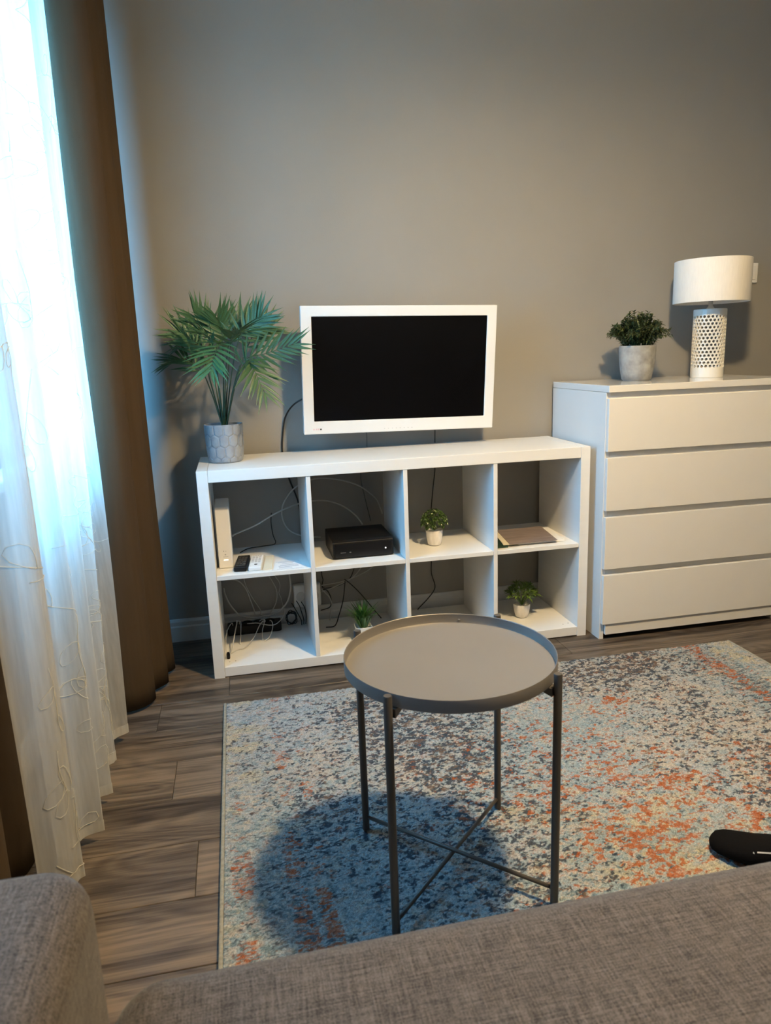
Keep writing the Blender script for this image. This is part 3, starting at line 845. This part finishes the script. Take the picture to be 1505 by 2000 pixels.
for i in range(120):
    a = rr.uniform(0, 2*PI); e = rr.uniform(0, 1)
    rad = .128*math.sqrt(e)*rr.uniform(.7, 1.05); h = .062+.092*(1-e*.80)*rr.uniform(.6, 1.2)-.03*e*rr.random()
    p0 = Vector((BX+.045*math.sqrt(e)*math.cos(a), BY+.045*math.sqrt(e)*math.sin(a), BZc+.122))
    p2 = Vector((BX+rad*math.cos(a), BY+min(rad*math.sin(a), .17), BZc+.122+h*.95))
    p1 = (p0+p2)/2+Vector((0, 0, .02))
    C = cr([p0, p1, p2], 6); st.tube(C, .0011, 4)
    for k in range(2, len(C)):
        tg = (C[k]-C[k-1]).normalized()
        for q in range(3):
            b = rr.uniform(0, 2*PI); s = tg.orthogonal().normalized(); s.rotate(Matrix.Rotation(b, 3, tg))
            leafcluster(lf, C[k], s*.9+tg*.7, rr.uniform(.012, .020), rr.uniform(.007, .010))
st.build('stems', M['palmstem'], t)['kind'] = 'stuff'
lf.build('foliage', M['bush'], t)['kind'] = 'stuff'

# ------------------------------------------------------------------ three small plants in the shelf
def small_pot(t, x, y, z, r0, r1, h, mt, n=32):
    MB().lathe([(0, 0), (r0*.8, 0), (r0, h*.06), (r0+(r1-r0)*.65, h*.4), (r1, h*.82), (r1, h), (r1*.95, h*1.005), (r1*.9, h*.93), (0, h*.9)], (x, y, z), n, cap=False).build('pot', mt, t, autosmooth=True)
# boxwood ball
x, y, z = .890, .170, SZ1+.0005
t = thing('potted_boxwood', 'round bushy plant with curled leaves in a white pot on the upper shelf', 'plant', (x, y, z), 'small plants in white pots')
small_pot(t, x, y, z, .026, .0335, .062, M['marble'])
lf = MB(); rr = random.Random(21)
for i in range(34):
    a = 2.4*i; c = 1-(i+.5)/34*1.25; s = math.sqrt(max(0, 1-c*c))
    p = Vector((x+.046*s*math.cos(a)*1.08, y+.046*s*math.sin(a), z+.092+.050*c))
    d = (p-Vector((x, y, z+.085))).normalized()
    lf.tube([Vector((x, y, z+.06)), p-d*.006], .0007, 3)
    for q in range(9):
        b = 2*PI*q/9+rr.uniform(-.2, .2); o = d.orthogonal().normalized(); o.rotate(Matrix.Rotation(b, 3, d))
        leafcluster(lf, p-d*.004, o*.8+d*rr.uniform(.25, .7), rr.uniform(.014, .019), rr.uniform(.008, .011), .4)
lf.build('foliage', M['boxleaf'], t)['kind'] = 'stuff'
# grass tuft
x, y, z = .578, .118, BZ
t = thing('potted_grass', 'spiky grass tuft in a square white pot on the bottom shelf', 'plant', (x, y, z), 'small plants in white pots')
k = MB(); a0, a1 = .022, .033
vs = [(x+sx*a0, y+sy*a0, z) for sx, sy in ((-1,-1),(1,-1),(1,1),(-1,1))] + [(x+sx*a1, y+sy*a1, z+.060) for sx, sy in ((-1,-1),(1,-1),(1,1),(-1,1))] + [(x+sx*.03, y+sy*.03, z+.060) for sx, sy in ((-1,-1),(1,-1),(1,1),(-1,1))] + [(x+sx*.028, y+sy*.028, z+.05) for sx, sy in ((-1,-1),(1,-1),(1,1),(-1,1))]
k.add(vs, [(0,3,2,1),(0,1,5,4),(1,2,6,5),(2,3,7,6),(3,0,4,7),(4,5,9,8),(5,6,10,9),(6,7,11,10),(7,4,8,11),(8,9,13,12),(9,10,14,13),(10,11,15,14),(11,8,12,15),(12,13,14,15)])
k.build('pot', M['potwhite'], t, bevel=.002)
lf = MB(); rr = random.Random(33)
for i in range(150):
    a = rr.uniform(0, 2*PI); e = rr.random(); l = rr.uniform(.070, .125); out = (.12+1.0*e)
    d0 = Vector((math.cos(a)*out*.5, math.sin(a)*out*.5, 1)).normalized(); d1 = Vector((math.cos(a)*out*1.5, math.sin(a)*out*1.5, .75)).normalized()
    p = Vector((x+.016*math.cos(a)*e, y+.016*math.sin(a)*e, z+.052)); s = Vector((-math.sin(a), math.cos(a), 0))*.0026
    m_ = p+d0*l*.55; q = m_+d1*l*.45
    lf.add([p-s*.7, p+s*.7, m_+s, q, m_-s], [(0, 1, 2, 4), (4, 2, 3)])
lf.build('foliage', M['grassleaf'], t)['kind'] = 'stuff'
# broad-leaved star plant
x, y, z = 1.264, .172, BZ
t = thing('potted_leafy_plant', 'plant with pointed light green leaves in a white pot, bottom right compartment', 'plant', (x, y, z), 'small plants in white pots')
small_pot(t, x, y, z, .025, .0345, .058, M['marble'])
lf = MB(); rr = random.Random(44)
for i in range(27):
    a = 2.4*i; e = (i+.5)/27; out = .02+.062*math.sqrt(e); h = .075+.055*(1-e)
    p1 = Vector((x+out*.72*math.cos(a), y+out*.72*math.sin(a), z+.046+h*.72))
    lf.tube([Vector((x, y, z+.05)), (Vector((x, y, z+.05))+p1)/2+Vector((0, 0, .01)), p1], .0009, 4)
    d = (p1-Vector((x, y, z+.06))).normalized()
    for q in range(8):
        b = 2*PI*q/8+rr.uniform(-.3, .3); o = d.orthogonal().normalized(); o.rotate(Matrix.Rotation(b, 3, d))
        leafcluster(lf, p1-d*rr.uniform(0, .012), o*.75+d*rr.uniform(.4, 1.0), rr.uniform(.024, .036), rr.uniform(.008, .011), .3)
lf.build('foliage', M['broadleaf'], t)['kind'] = 'stuff'

# ------------------------------------------------------------------ table lamp
LBX, LBY, LBZ = 2.095, .205, 1.0
t = thing('table_lamp', 'unlit table lamp with white drum shade and honeycomb ceramic base', 'lamp', (LBX, LBY, LBZ))
def honeycomb():
    R, nc, nr = .0640, 25, 15
    cw = 2*PI*R/nc; rh = .01414; z00 = .047
    hr = rh/1.5
    verts = {}; vl = []; fs = []
    def V(s, z):
        key = (round(s/(cw/2)) % (2*nc), round(z*1e5))
        if key not in verts:
            verts[key] = len(vl); vl.append((s, z))
        return verts[key]
    tops = []; bots = []
    for r in range(nr):
        for c in range(nc):
            s0 = c*cw+(cw/2 if r % 2 else 0); zc = z00+r*rh
            o = [V(s0, zc+hr), V(s0-cw/2, zc+hr/2), V(s0-cw/2, zc-hr/2), V(s0, zc-hr), V(s0+cw/2, zc-hr/2), V(s0+cw/2, zc+hr/2)]
            inn = []
            for k in range(12):
                a = PI/2+k*PI/6
                inn.append(len(vl)); vl.append((s0+.0058*math.cos(a), zc+.0058*math.sin(a)))
            for k in range(6):
                k2 = (k+1) % 6
                fs += [(o[k], inn[2*k+1], inn[2*k]), (o[k], o[k2], inn[2*k+1]), (o[k2], inn[(2*k+2) % 12], inn[2*k+1])]
    # plain bands above and below the pattern
    zt, zb = z00+(nr-1)*rh, z00
    def band(row, zc, sgn, zlim):
        off = cw/2 if row % 2 else 0; ids = []; ring = []
        for c in range(nc):
            s0 = c*cw+off
            ids += [V(s0-cw/2, zc+sgn*hr/2), V(s0, zc+sgn*hr)]
        for c in range(nc):
            s0 = c*cw+off
            ring += [len(vl), len(vl)+1]; vl.append((s0-cw/2, zlim)); vl.append((s0, zlim))
        n = len(ids)
        for k in range(n):
            k2 = (k+1) % n
            fs.append((ids[k], ids[k2], ring[k2], ring[k]) if sgn > 0 else (ring[k], ring[k2], ids[k2], ids[k]))
        return ring
    rt = band(nr-1, zt, 1, .272); rb = band(0, zb, -1, .003)
    mb = MB(); mb.v = [(LBX+R*math.cos(s/R), LBY+R*math.sin(s/R), LBZ+z) for s, z in vl]; mb.f = fs
    return mb
hb = honeycomb().build('honeycomb_base', M['ceramic'], t, smooth=False)
s = hb.modifiers.new('solid', 'SOLIDIFY'); s.thickness = .005; s.offset = -1
MB().lathe([(0, 0), (.062, 0), (.0638, .0028), (.0600, .004), (0, .004)], (LBX, LBY, LBZ), 52, cap=False).build('base_plate', M['ceramic'], t)
MB().lathe([(.0640, .2722), (.0625, .2755), (.04, .2765), (.0, .2775), (0, .270), (.058, .269)], (LBX, LBY, LBZ), 52, cap=False).build('base_top', M['ceramic'], t, autosmooth=True)
MB().lathe([(0, .277), (.017, .277), (.012, .283), (.0085, .290), (.0085, .34), (.016, .345), (.016, .385), (0, .387)], (LBX, LBY, LBZ), 20).build('neck', M['chrome'], t, autosmooth=True)
SR = .147
sh = MB().lathe([(SR, .302), (SR, .466), (SR-.0008, .4675), (SR-.003, .4675), (SR-.003, .302), (SR-.0015, .3008)], (LBX, LBY, LBZ), 80, cap=False)
n80 = 80; sh.f += [(5*n80+k, 5*n80+(k+1) % n80, (k+1) % n80, k) for k in range(n80)]
so = sh.build('lamp_shade', M['shade'], t, autosmooth=True)
spd = MB()
for k in range(3):
    a = 2*PI*k/3+.4
    spd.tube([(LBX+.014*math.cos(a), LBY+.014*math.sin(a), LBZ+.338), (LBX+(SR-.004)*math.cos(a), LBY+(SR-.004)*math.sin(a), LBZ+.315)], .0013, 6)
spd.build('shade_spider', M['chrome'], so)
MB().lathe([(0, .388), (.012, .39), (.014, .41), (.029, .44), (.030, .448), (.024, .458), (0, .464)], (LBX, LBY, LBZ), 20, cap=False).build('bulb', M['ceramic'], t, smooth=True)
# wall switch behind the lamp
t = thing('light_switch', 'white square light switch on the wall behind the lampshade', 'switch', (2.428, Y1, 1.394))
MB().box(2.386, 2.471, Y1-.010, Y1-.0002, 1.394, 1.479).build('switch_plate', M['tvwhite'], t, bevel=.003)
MB().box(2.400, 2.457, Y1-.014, Y1-.0102, 1.408, 1.465).build('rocker', M['tvwhite'], t, bevel=.002)

# ------------------------------------------------------------------ things in the shelf unit
Z = SZ1+.0003
t = thing('router', 'tall white upright router in the upper left compartment', 'router', (.075, .17, Z))
rb = MB().prism([(.100, Z), (.232, Z), (.232, .624), (.222, .630), (.108, .618), (.100, .609)], 'x', .0475, .0985).build('body', M['tvwhite'], t, bevel=.004)
MB().box(.066, .082, .0992, .1004, Z+.030, Z+.034).build('status_light', M['ledy'], t)
MB().lathe([(0, 0), (.0028, 0), (.0028, .001), (0, .001)], (0, 0, 0), 12).build('button', M['greypr'], rb, local=True)
bt = rb.children[-1]; bt.location = Vector((.073, .0996, Z+.053))-WLOC[rb.name]; bt.rotation_euler = (PI/2, 0, 0)
k = MB().box(.066, .069, .0994, .1004, Z+.064, Z+.068).box(.0745, .0765, .0994, .1004, Z+.064, Z+.067).box(.064, .083, .0995, .1004, Z+.0435, Z+.0448)
k.build('printed_mark', M['greypr'], rb)
def remote(name, label, p0, p1, w0, h, body, keym, rows, dot=False):
    """p0 near end, p1 far end (centre line on the shelf)"""
    a, b = Vector((*p0, 0)), Vector((*p1, 0)); d = (b-a); ln = d.length; d.normalize()
    ang = math.atan2(d.y, d.x)
    t = thing(name, label, 'remote control', (a.x, a.y, Z))
    t.rotation_euler = (0, 0, ang-PI/2)
    bd = MB().box(-w0/2, w0/2, 0, ln, 0, h).build('body', body, t, bevel=.0045, local=True, seg=3)
    for r, (n, y0, hh) in enumerate(rows):
        for i in range(n):
            cw = (w0*.76)/n; x0 = -w0*.38+i*cw
            MB().box(x0+cw*.12, x0+cw*.88, ln*y0, ln*y0+hh, h-.0008, h+.0011).build('key', keym, bd, local=True)
    if dot:
        o = MB().lathe([(0, h-.0006), (.006, h-.0006), (.006, h+.0009), (0, h+.0009)], (.002, ln*.20, 0), 16).build('round_key', M['blackpl'], bd, local=True)
    return t
remote('remote_control', 'black remote control lying beside the router', (.1215, .036), (.1400, .200), .046, .018, M['blackpl'], M['cableg'],
       [(3, .88, .006), (3, .74, .008), (3, .62, .008), (3, .50, .008), (2, .38, .010), (3, .25, .008), (3, .13, .008)])
remote('remote_control', 'white remote control lying right of the black one', (.1745, .030), (.1905, .192), .047, .016, M['paper'], M['greypr'],
       [(4, .90, .004), (3, .78, .006), (3, .68, .006), (3, .58, .006), (3, .48, .006), (3, .38, .006)], dot=True)
def sheet(name, label, cat, corners, z, th, mt, parent=None):
    mb = MB(); n = len(corners)
    mb.prism(corners, 'z', z, z+th)
    o = mb.build(name, mt, parent, bevel=0)
    if cat: tag(o, label, cat)
    return o
sheet('notepad', 'cream notepad lying right of the white remote', 'notepad', [(.2035, .028), (.236, .028), (.252, .205), (.221, .205)], Z, .006, M['cream'])
pp = sheet('printed_sheet', 'white printed information sheet lying near the shelf edge', 'paper', [(.2400, .014), (.352, .018), (.345, .128), (.2520, .124)], Z, .0009, M['paper'])
k = MB()
for (xa, xb, yy) in ((.262, .322, .106), (.275, .318, .088), (.268, .332, .070), (.262, .335, .058), (.262, .335, .046), (.262, .310, .034)):
    k.box(xa, xb, yy, yy+.003, Z+.0009, Z+.0011)
for (xa, xb, ya, yb) in ((.256, .343, .1165, .1178), (.254, .345, .0215, .0228)):
    k.box(xa, xb, ya, yb, Z+.0009, Z+.0011)
k.build('printed_lines', M['ink'], pp)
# set-top box
t = thing('set_top_box', 'black set-top box in the second upper compartment', 'set-top box', (.585, .19, Z))
sb = MB().prism([(.078, Z+.004), (.088, Z), (.300, Z), (.304, Z+.012), (.304, Z+.066), (.296, Z+.072), (.090, Z+.072), (.076, Z+.064)], 'x', .468, .702).build('body', M['blackpl'], t, bevel=.003)
MB().box(.476, .694, .0745, .0768, Z+.008, Z+.060).build('front_panel', M['darkpl'], t, bevel=.001)
MB().box(.668, .673, .0737, .0750, Z+.030, Z+.035).build('status_light', M['led'], t)
k = MB().box(.497, .517, .0740, .0746, Z+.025, Z+.0275).box(.531, .537, .0740, .0746, Z+.024, Z+.028).build('front_print', M['cableg'], t)
# brochures in the right compartment
sheet('paper_sheet', 'large pale sheet lying at the back of the right compartment', 'paper', [(1.20, .20), (1.41, .20), (1.418, .365), (1.215, .365)], Z, .001, M['paper'])
sheet('folder', 'dark green folder under the brochures in the right compartment', 'folder', [(1.103, .034), (1.150, .034), (1.175, .20), (1.115, .20)], Z, .006, M['greenbk'])
sheet('booklet', 'white booklet sticking out right of the wood-print brochure', 'booklet', [(1.20, .052), (1.392, .050), (1.418, .262), (1.22, .262)], Z+.0012, .0075, M['paper'])
sheet('booklet', 'cream booklet between the green folder and the brochure', 'booklet', [(1.132, .038), (1.30, .038), (1.33, .235), (1.165, .235)], Z+.0089, .0024, M['cream'])
sheet('brochure', 'brownish wood-print brochure on top of the papers', 'brochure', [(1.156, .034), (1.356, .034), (1.386, .262), (1.186, .262)], Z+.0115, .0016, M['brochure'])

# ------------------------------------------------------------------ power strip, wall box, cables
t = thing('power_strip', 'black power strip lying at the back of the bottom left compartment', 'power strip', (.165, .335, BZ))
ps = MB().box(.050, .268, .305, .362, BZ, BZ+.040).build('body', M['blackpl'], t, bevel=.006)
for i in range(4):
    MB().lathe([(.021, 0), (.021, .003), (.017, .003), (.016, .0006), (0, .0006)], (.083+i*.046, .3335, BZ+.0402), 20, cap=False).build('socket', M['darkpl'], ps)
t = thing('wall_socket', 'white double socket box on the wall behind the shelf', 'socket', (.388, Y1, .102))
wsb = MB().box(.330, .446, Y1-.036, Y1-.0002, .102, .202).build('housing', M['tvwhite'], t, bevel=.008, seg=3)
for xx in (.360, .416):
    o = MB().lathe([(.020, 0), (.020, .0015), (.017, .0015), (.0165, .0004), (0, .0004)], (0, 0, 0), 20, cap=False).build('socket_well', M['base'], wsb, local=True)
    o.location = Vector((xx, Y1-.0362, .152))-WLOC[wsb.name]; o.rotation_euler = (PI/2, 0, 0)
CAB = [
 ('black cable arching from the left side of the television', 'b', .0034, [(0.436,0.330,0.992), (0.379,0.355,0.961), (0.345,0.405,0.909), (0.330,0.419,0.836), (0.325,0.419,0.763), (0.343,0.419,0.660), (0.377,0.419,0.548), (0.384,0.419,0.425)]),
 ('thin grey cable hanging straight below the television centre', 'g', .0018, [(0.676,0.414,0.900), (0.674,0.412,0.859), (0.672,0.408,0.757), (0.642,0.408,0.653), (0.655,0.408,0.558), (0.677,0.408,0.450)]),
 ('black cable hanging below the right half of the television to the baseboard', 'b', .0024, [(0.968,0.400,0.890), (0.968,0.408,0.843), (0.966,0.408,0.760), (0.964,0.408,0.657), (0.953,0.408,0.569), (0.944,0.408,0.480), (0.941,0.408,0.360), (0.939,0.408,0.250), (0.938,0.405,0.192), (0.951,0.400,0.131), (0.921,0.386,0.093), (0.869,0.370,0.053), (.862, .366, .046)]),
 ('white cable looping wide behind the set-top box', 'w', .0030, [(0.726,0.402,0.480), (0.718,0.402,0.507), (0.696,0.402,0.553), (0.623,0.402,0.612), (0.518,0.402,0.645), (0.434,0.402,0.647), (0.368,0.402,0.620), (0.322,0.402,0.570), (0.304,0.402,0.518), (0.315,0.402,0.464), (0.346,0.402,0.429), (0.402,0.402,0.407), (.46, .402, .400)]),
 ('white cable running from the router to the set-top box', 'w', .0030, [(0.102,0.240,0.474), (0.110,0.245,0.480), (0.195,0.270,0.505), (0.279,0.320,0.536), (0.370,0.400,0.549), (0.432,0.402,0.557), (0.496,0.402,0.552), (0.557,0.385,0.529), (0.602,0.340,0.495), (0.624,0.308,0.463)]),
 ('thick white cable sagging along the left panel into the power strip', 'w', .0030, [(0.047,0.375,0.225), (0.050,0.375,0.199), (0.064,0.375,0.157), (0.090,0.370,0.117), (0.112,0.366,0.099), (0.151,0.366,0.089), (0.201,0.366,0.086)]),
 ('thick white cable curving up in a hook beside the wall socket', 'w', .0034, [(0.188,0.372,0.094), (0.220,0.372,0.087), (0.266,0.372,0.105), (0.301,0.372,0.140), (0.316,0.372,0.186), (0.319,0.372,0.220), (0.317,0.372,0.252), (.316, .380, .30)]),
 ('white cable bowing from the upper left of the bottom left compartment', 'w', .0024, [(0.056,0.402,0.256), (0.092,0.402,0.249), (0.114,0.402,0.235), (0.135,0.402,0.204), (0.149,0.402,0.156), (0.162,0.402,0.107), (.166, .39, .075)]),
 ('thin white cable falling straight behind the power strip', 'w', .0017, [(0.127,0.400,0.340), (0.129,0.400,0.267), (0.136,0.400,0.220), (0.158,0.400,0.165), (0.179,0.400,0.125), (0.189,0.398,0.101), (0.184,0.390,0.070), (.18, .385, .046)]),
 ('white cable bulging right in the middle of the bottom left compartment', 'w', .0024, [(0.220,0.404,0.300), (0.229,0.404,0.261), (0.246,0.404,0.225), (0.259,0.404,0.192), (0.261,0.404,0.157), (0.251,0.404,0.120), (0.228,0.396,0.087), (.22, .38, .060)]),
 ('short thin white cable twisting beside the bulging one', 'w', .0015, [(0.245,0.404,0.300), (0.254,0.404,0.258), (0.273,0.404,0.222), (0.276,0.404,0.199), (0.270,0.404,0.172), (0.278,0.404,0.147), (.283, .396, .110), (.285, .38, .060)]),
 ('thin white cable with a small loop lying before the power strip', 'w', .0019, [(0.062,0.120,0.0425), (0.087,0.150,0.0425), (0.115,0.160,0.044), (0.150,0.215,0.058), (0.175,0.260,0.086), (0.187,0.285,0.094), (0.202,0.290,0.095), (0.196,0.300,0.102), (0.180,0.315,0.090)]),
 ('thin white lead bending at the left panel', 'w', .0016, [(0.047,0.085,0.0425), (0.045,0.120,0.055), (0.046,0.180,0.090), (0.058,0.245,0.104), (0.070,0.300,0.098), (.072, .312, .084)]),
 ('white lead with a dark plug near the left panel', 'w', .0022, [(0.058,0.100,0.0440), (0.068,0.140,0.060), (0.082,0.210,0.096), (0.090,0.270,0.109), (0.089,0.300,0.106), (.088, .318, .084)]),
 ('short white lead hanging over the power strip front', 'w', .0016, [(0.097,0.205,0.0425), (0.102,0.230,0.075), (0.105,0.270,0.106), (0.099,0.300,0.106), (.098, .318, .084)]),
 ('thin white lead curling down in front of the power strip', 'w', .0015, [(0.186,0.225,0.0425), (0.188,0.240,0.076), (0.197,0.270,0.094), (0.199,0.295,0.100), (0.190,0.315,0.086)]),
 ('thin white lead forming a small hook right of the power strip', 'w', .0015, [(0.192,0.210,0.0425), (0.214,0.220,0.055), (0.229,0.250,0.078), (0.230,0.280,0.092), (0.223,0.300,0.094), (.222, .318, .084)]),
 ('thin white lead sweeping to the coil of black cable', 'w', .0016, [(0.130,0.312,0.085), (0.155,0.298,0.090), (0.173,0.284,0.093), (0.217,0.272,0.084), (0.247,0.285,0.082), (0.280,0.330,0.095), (0.290,0.375,0.112)]),
 ('upper white cable crossing the bottom of the second compartment', 'w', .0022, [(0.655,0.398,0.330), (0.642,0.398,0.282), (0.632,0.398,0.262), (0.601,0.398,0.224), (0.561,0.398,0.198), (0.483,0.398,0.170), (0.449,0.398,0.160)]),
 ('lower white cable crossing the bottom of the second compartment', 'w', .0022, [(0.715,0.402,0.320), (0.702,0.402,0.280), (0.691,0.402,0.262), (0.648,0.402,0.232), (0.579,0.404,0.205), (0.521,0.404,0.193), (0.451,0.404,0.187)]),
 ('black cable dropping to the board in the second bottom compartment', 'b', .0022, [(0.552,0.390,0.202), (0.546,0.380,0.173), (0.534,0.350,0.132), (0.508,0.310,0.080), (0.485,0.280,0.0480), (0.447,0.272,0.0480)]),
 ('black cable passing behind the grass plant', 'b', .0022, [(0.550,0.394,0.208), (0.575,0.394,0.185), (0.609,0.390,0.147), (0.639,0.375,0.108), (0.668,0.350,0.070), (0.690,0.320,0.0425)]),
 ('black cable bowing below the wall socket', 'b', .0022, [(0.449,0.396,0.172), (0.471,0.392,0.168), (0.483,0.385,0.147), (0.487,0.380,0.120), (0.477,0.370,0.098), (0.440,0.380,0.085)]),
 ('short white cable bowing right of the wall socket', 'w', .0024, [(0.449,0.390,0.176), (0.461,0.386,0.162), (0.479,0.380,0.140), (0.488,0.372,0.110), (0.480,0.366,0.080), (.474, .36, .0428)]),
 ('black cable hanging high behind the second bottom compartment', 'b', .0020, [(0.455,0.406,0.330), (0.455,0.406,0.241), (0.459,0.406,0.211), (0.454,0.406,0.184), (0.468,0.406,0.173), (0.526,0.408,0.178), (0.575,0.408,0.205), (.60, .406, .26)]),
 ('black cable on the upper left shelf behind the router', 'b', .0020, [(0.125,0.300,0.3905), (0.160,0.355,0.3905), (0.220,0.372,0.3905), (0.268,0.380,0.395), (0.262,0.396,0.430), (0.258,0.402,0.480), (.262, .404, .52)]),
]
CM = {'w': M['cablew'], 'b': M['cableb'], 'g': M['cableg']}
for lab, k, r, P in CAB:
    P = [(min(max(p[0], .042), 1.4), p[1], max(p[2], BZ+r+.0003)) for p in P]
    o = MB().tube(cr(P, 8), r, 8).build('cable', CM[k], None, smooth=True)
    tag(o, lab, 'cable')
# bundles of black flex
rr = random.Random(9)
pts = []
for i in range(46):
    a = i*.62; R_ = .026+.004*math.sin(i*1.7)
    pts.append((.312+R_*math.cos(a)*.8, .340+.012*math.sin(i*.9), .080+R_*math.sin(a)))
o = MB().tube(cr(pts, 5), .0019, 6).build('cable_coil', M['cableb'], None, smooth=True); tag(o, 'coiled bundle of black cable right of the power strip', 'cable')
for i, (dx, dz) in enumerate(((0, 0), (.020, .008), (.040, .002))):
    P = [(.318+dx, .368, .135+dz), (.330+dx, .362, .112+dz), (.342+dx*.8, .352, .088), (.352+dx*.5, .335, .066+dz*.5), (.352+dx*.4, .322-.004*i, .050+.004*i)]
    o = MB().tube(cr(P, 8), .0022, 6).build('cable', M['cableb'], None, smooth=True)
    tag(o, ('lowest', 'middle', 'uppermost')[i]+' of three black leads slanting down below the wall socket', 'cable')
pl = MB().lathe([(0, 0), (.006, 0), (.007, .004), (.007, .018), (.004, .026), (0, .026)], (.0525, .080, BZ+.0002), 14).build('cable_plug', M['darkpl'], None, autosmooth=True)
tag(pl, 'small dark cable plug at the front left of the bottom compartment', 'plug')

# ------------------------------------------------------------------ person: outstretched leg with black sock
toe = Vector((1.150, -1.262, .040)); heel = Vector((1.345, -1.452, .050))
ax = (heel-toe).normalized()
t = thing('person', 'person with a black-socked foot stretched out onto the rug', 'person', (1.30, -1.42, .011))
def loft(secs, n=24):
    """secs: (centre, half width vector, half height vector)"""
    mb = MB(); vs = []
    for c, wv, hv in secs:
        for k in range(n):
            a = 2*PI*k/n; ca, sa = math.cos(a), math.sin(a)
            ca = math.copysign(abs(ca)**.85, ca); sa = math.copysign(abs(sa)**.85, sa)
            vs.append(Vector(c)+Vector(wv)*ca+Vector(hv)*sa)
    m = len(secs)
    fs = [(i*n+k, i*n+(k+1) % n, (i+1)*n+(k+1) % n, (i+1)*n+k) for i in range(m-1) for k in range(n)]
    fs += [tuple(range(n))[::-1], tuple((m-1)*n+k for k in range(n))]
    return mb.add(vs, fs)
sd = Vector((ax.y, -ax.x, 0))    # across the foot
def S(s, w_, zc, h, lean=0.0):
    p = toe+ax*s; p.z = zc
    return (p, sd*w_, Vector((ax.x*lean, ax.y*lean, 1)).normalized()*h)
secs = [S(-.0150, .004, .030, .003), S(-.0125, .014, .030, .009), S(-.006, .026, .031, .016), S(.010, .037, .032, .0195), S(.035, .044, .033, .021), S(.070, .046, .036, .024), S(.105, .042, .043, .031),
        S(.140, .037, .052, .040), S(.175, .035, .064, .052, .25), S(.205, .036, .080, .062, .6), S(.225, .036, .108, .060, 1.1)]
ank = toe+ax*.222; ank.z = .150
knee = Vector((1.56, -1.70, .575))
ld = (knee-ank).normalized(); up = ld.cross(sd).normalized()
for f, w_, h in ((.0, .036, .040), (.10, .036, .038), (.26, .042, .044)):
    secs.append((ank+(knee-ank)*f, sd*w_, (-up if up.z < 0 else up)*h))
sk = loft(secs).build('sock', M['sock'], t, smooth=True)
hip = Vector((1.95, -2.30, .540))
secs = []
u2 = (-up if up.z < 0 else up)
for f, w_, h in ((.22, .050, .052), (.24, .053, .056), (.45, .060, .064), (.70, .062, .064), (.90, .064, .064)):
    secs.append((ank+(knee-ank)*f, sd*w_, u2*h))
ud = (hip-knee).normalized(); u3 = ud.cross(sd).normalized(); u3 = -u3 if u3.z < 0 else u3
secs.append((knee, sd*.066, (u2+u3).normalized()*.070))
for f, w_, h in ((.15, .068, .070), (.5, .078, .078), (1.0, .088, .084)):
    secs.append((knee+(hip-knee)*f, sd*w_, u3*h))
loft(secs).build('trouser_leg', M['trouser'], t, smooth=True)
# woven print along the side of the sock
k = MB()
for s0, s1 in ((.078, .081), (.086, .112), (.115, .135)):
    a0 = toe+ax*s0; a1 = toe+ax*s1
    def outp(s, th, lift):
        sv = [.070, .105, .140, .175]
        w_ = float(np.interp(s, sv, [.046, .042, .037, .035])); h = float(np.interp(s, sv, [.024, .031, .040, .052])); zc = float(np.interp(s, sv, [.036, .043, .052, .064]))
        q = toe+ax*s; q.z = zc
        return q + sd*(w_*math.cos(th)**.85+lift*math.cos(th)) + Vector((0, 0, h*math.sin(th)**.85+lift*math.sin(th)))
    v = [outp(s0, .60, -.0004), outp(s1, .52, -.0004), outp(s1, .62, -.0004), outp(s0, .70, -.0004)]
    v2 = [outp(s0, .60, .0010), outp(s1, .52, .0010), outp(s1, .62, .0010), outp(s0, .70, .0010)]
    k.add(v+v2, [(0,3,2,1),(4,5,6,7),(0,1,5,4),(1,2,6,5),(2,3,7,6),(3,0,4,7)])
k.build('woven_print', M['print'], sk)
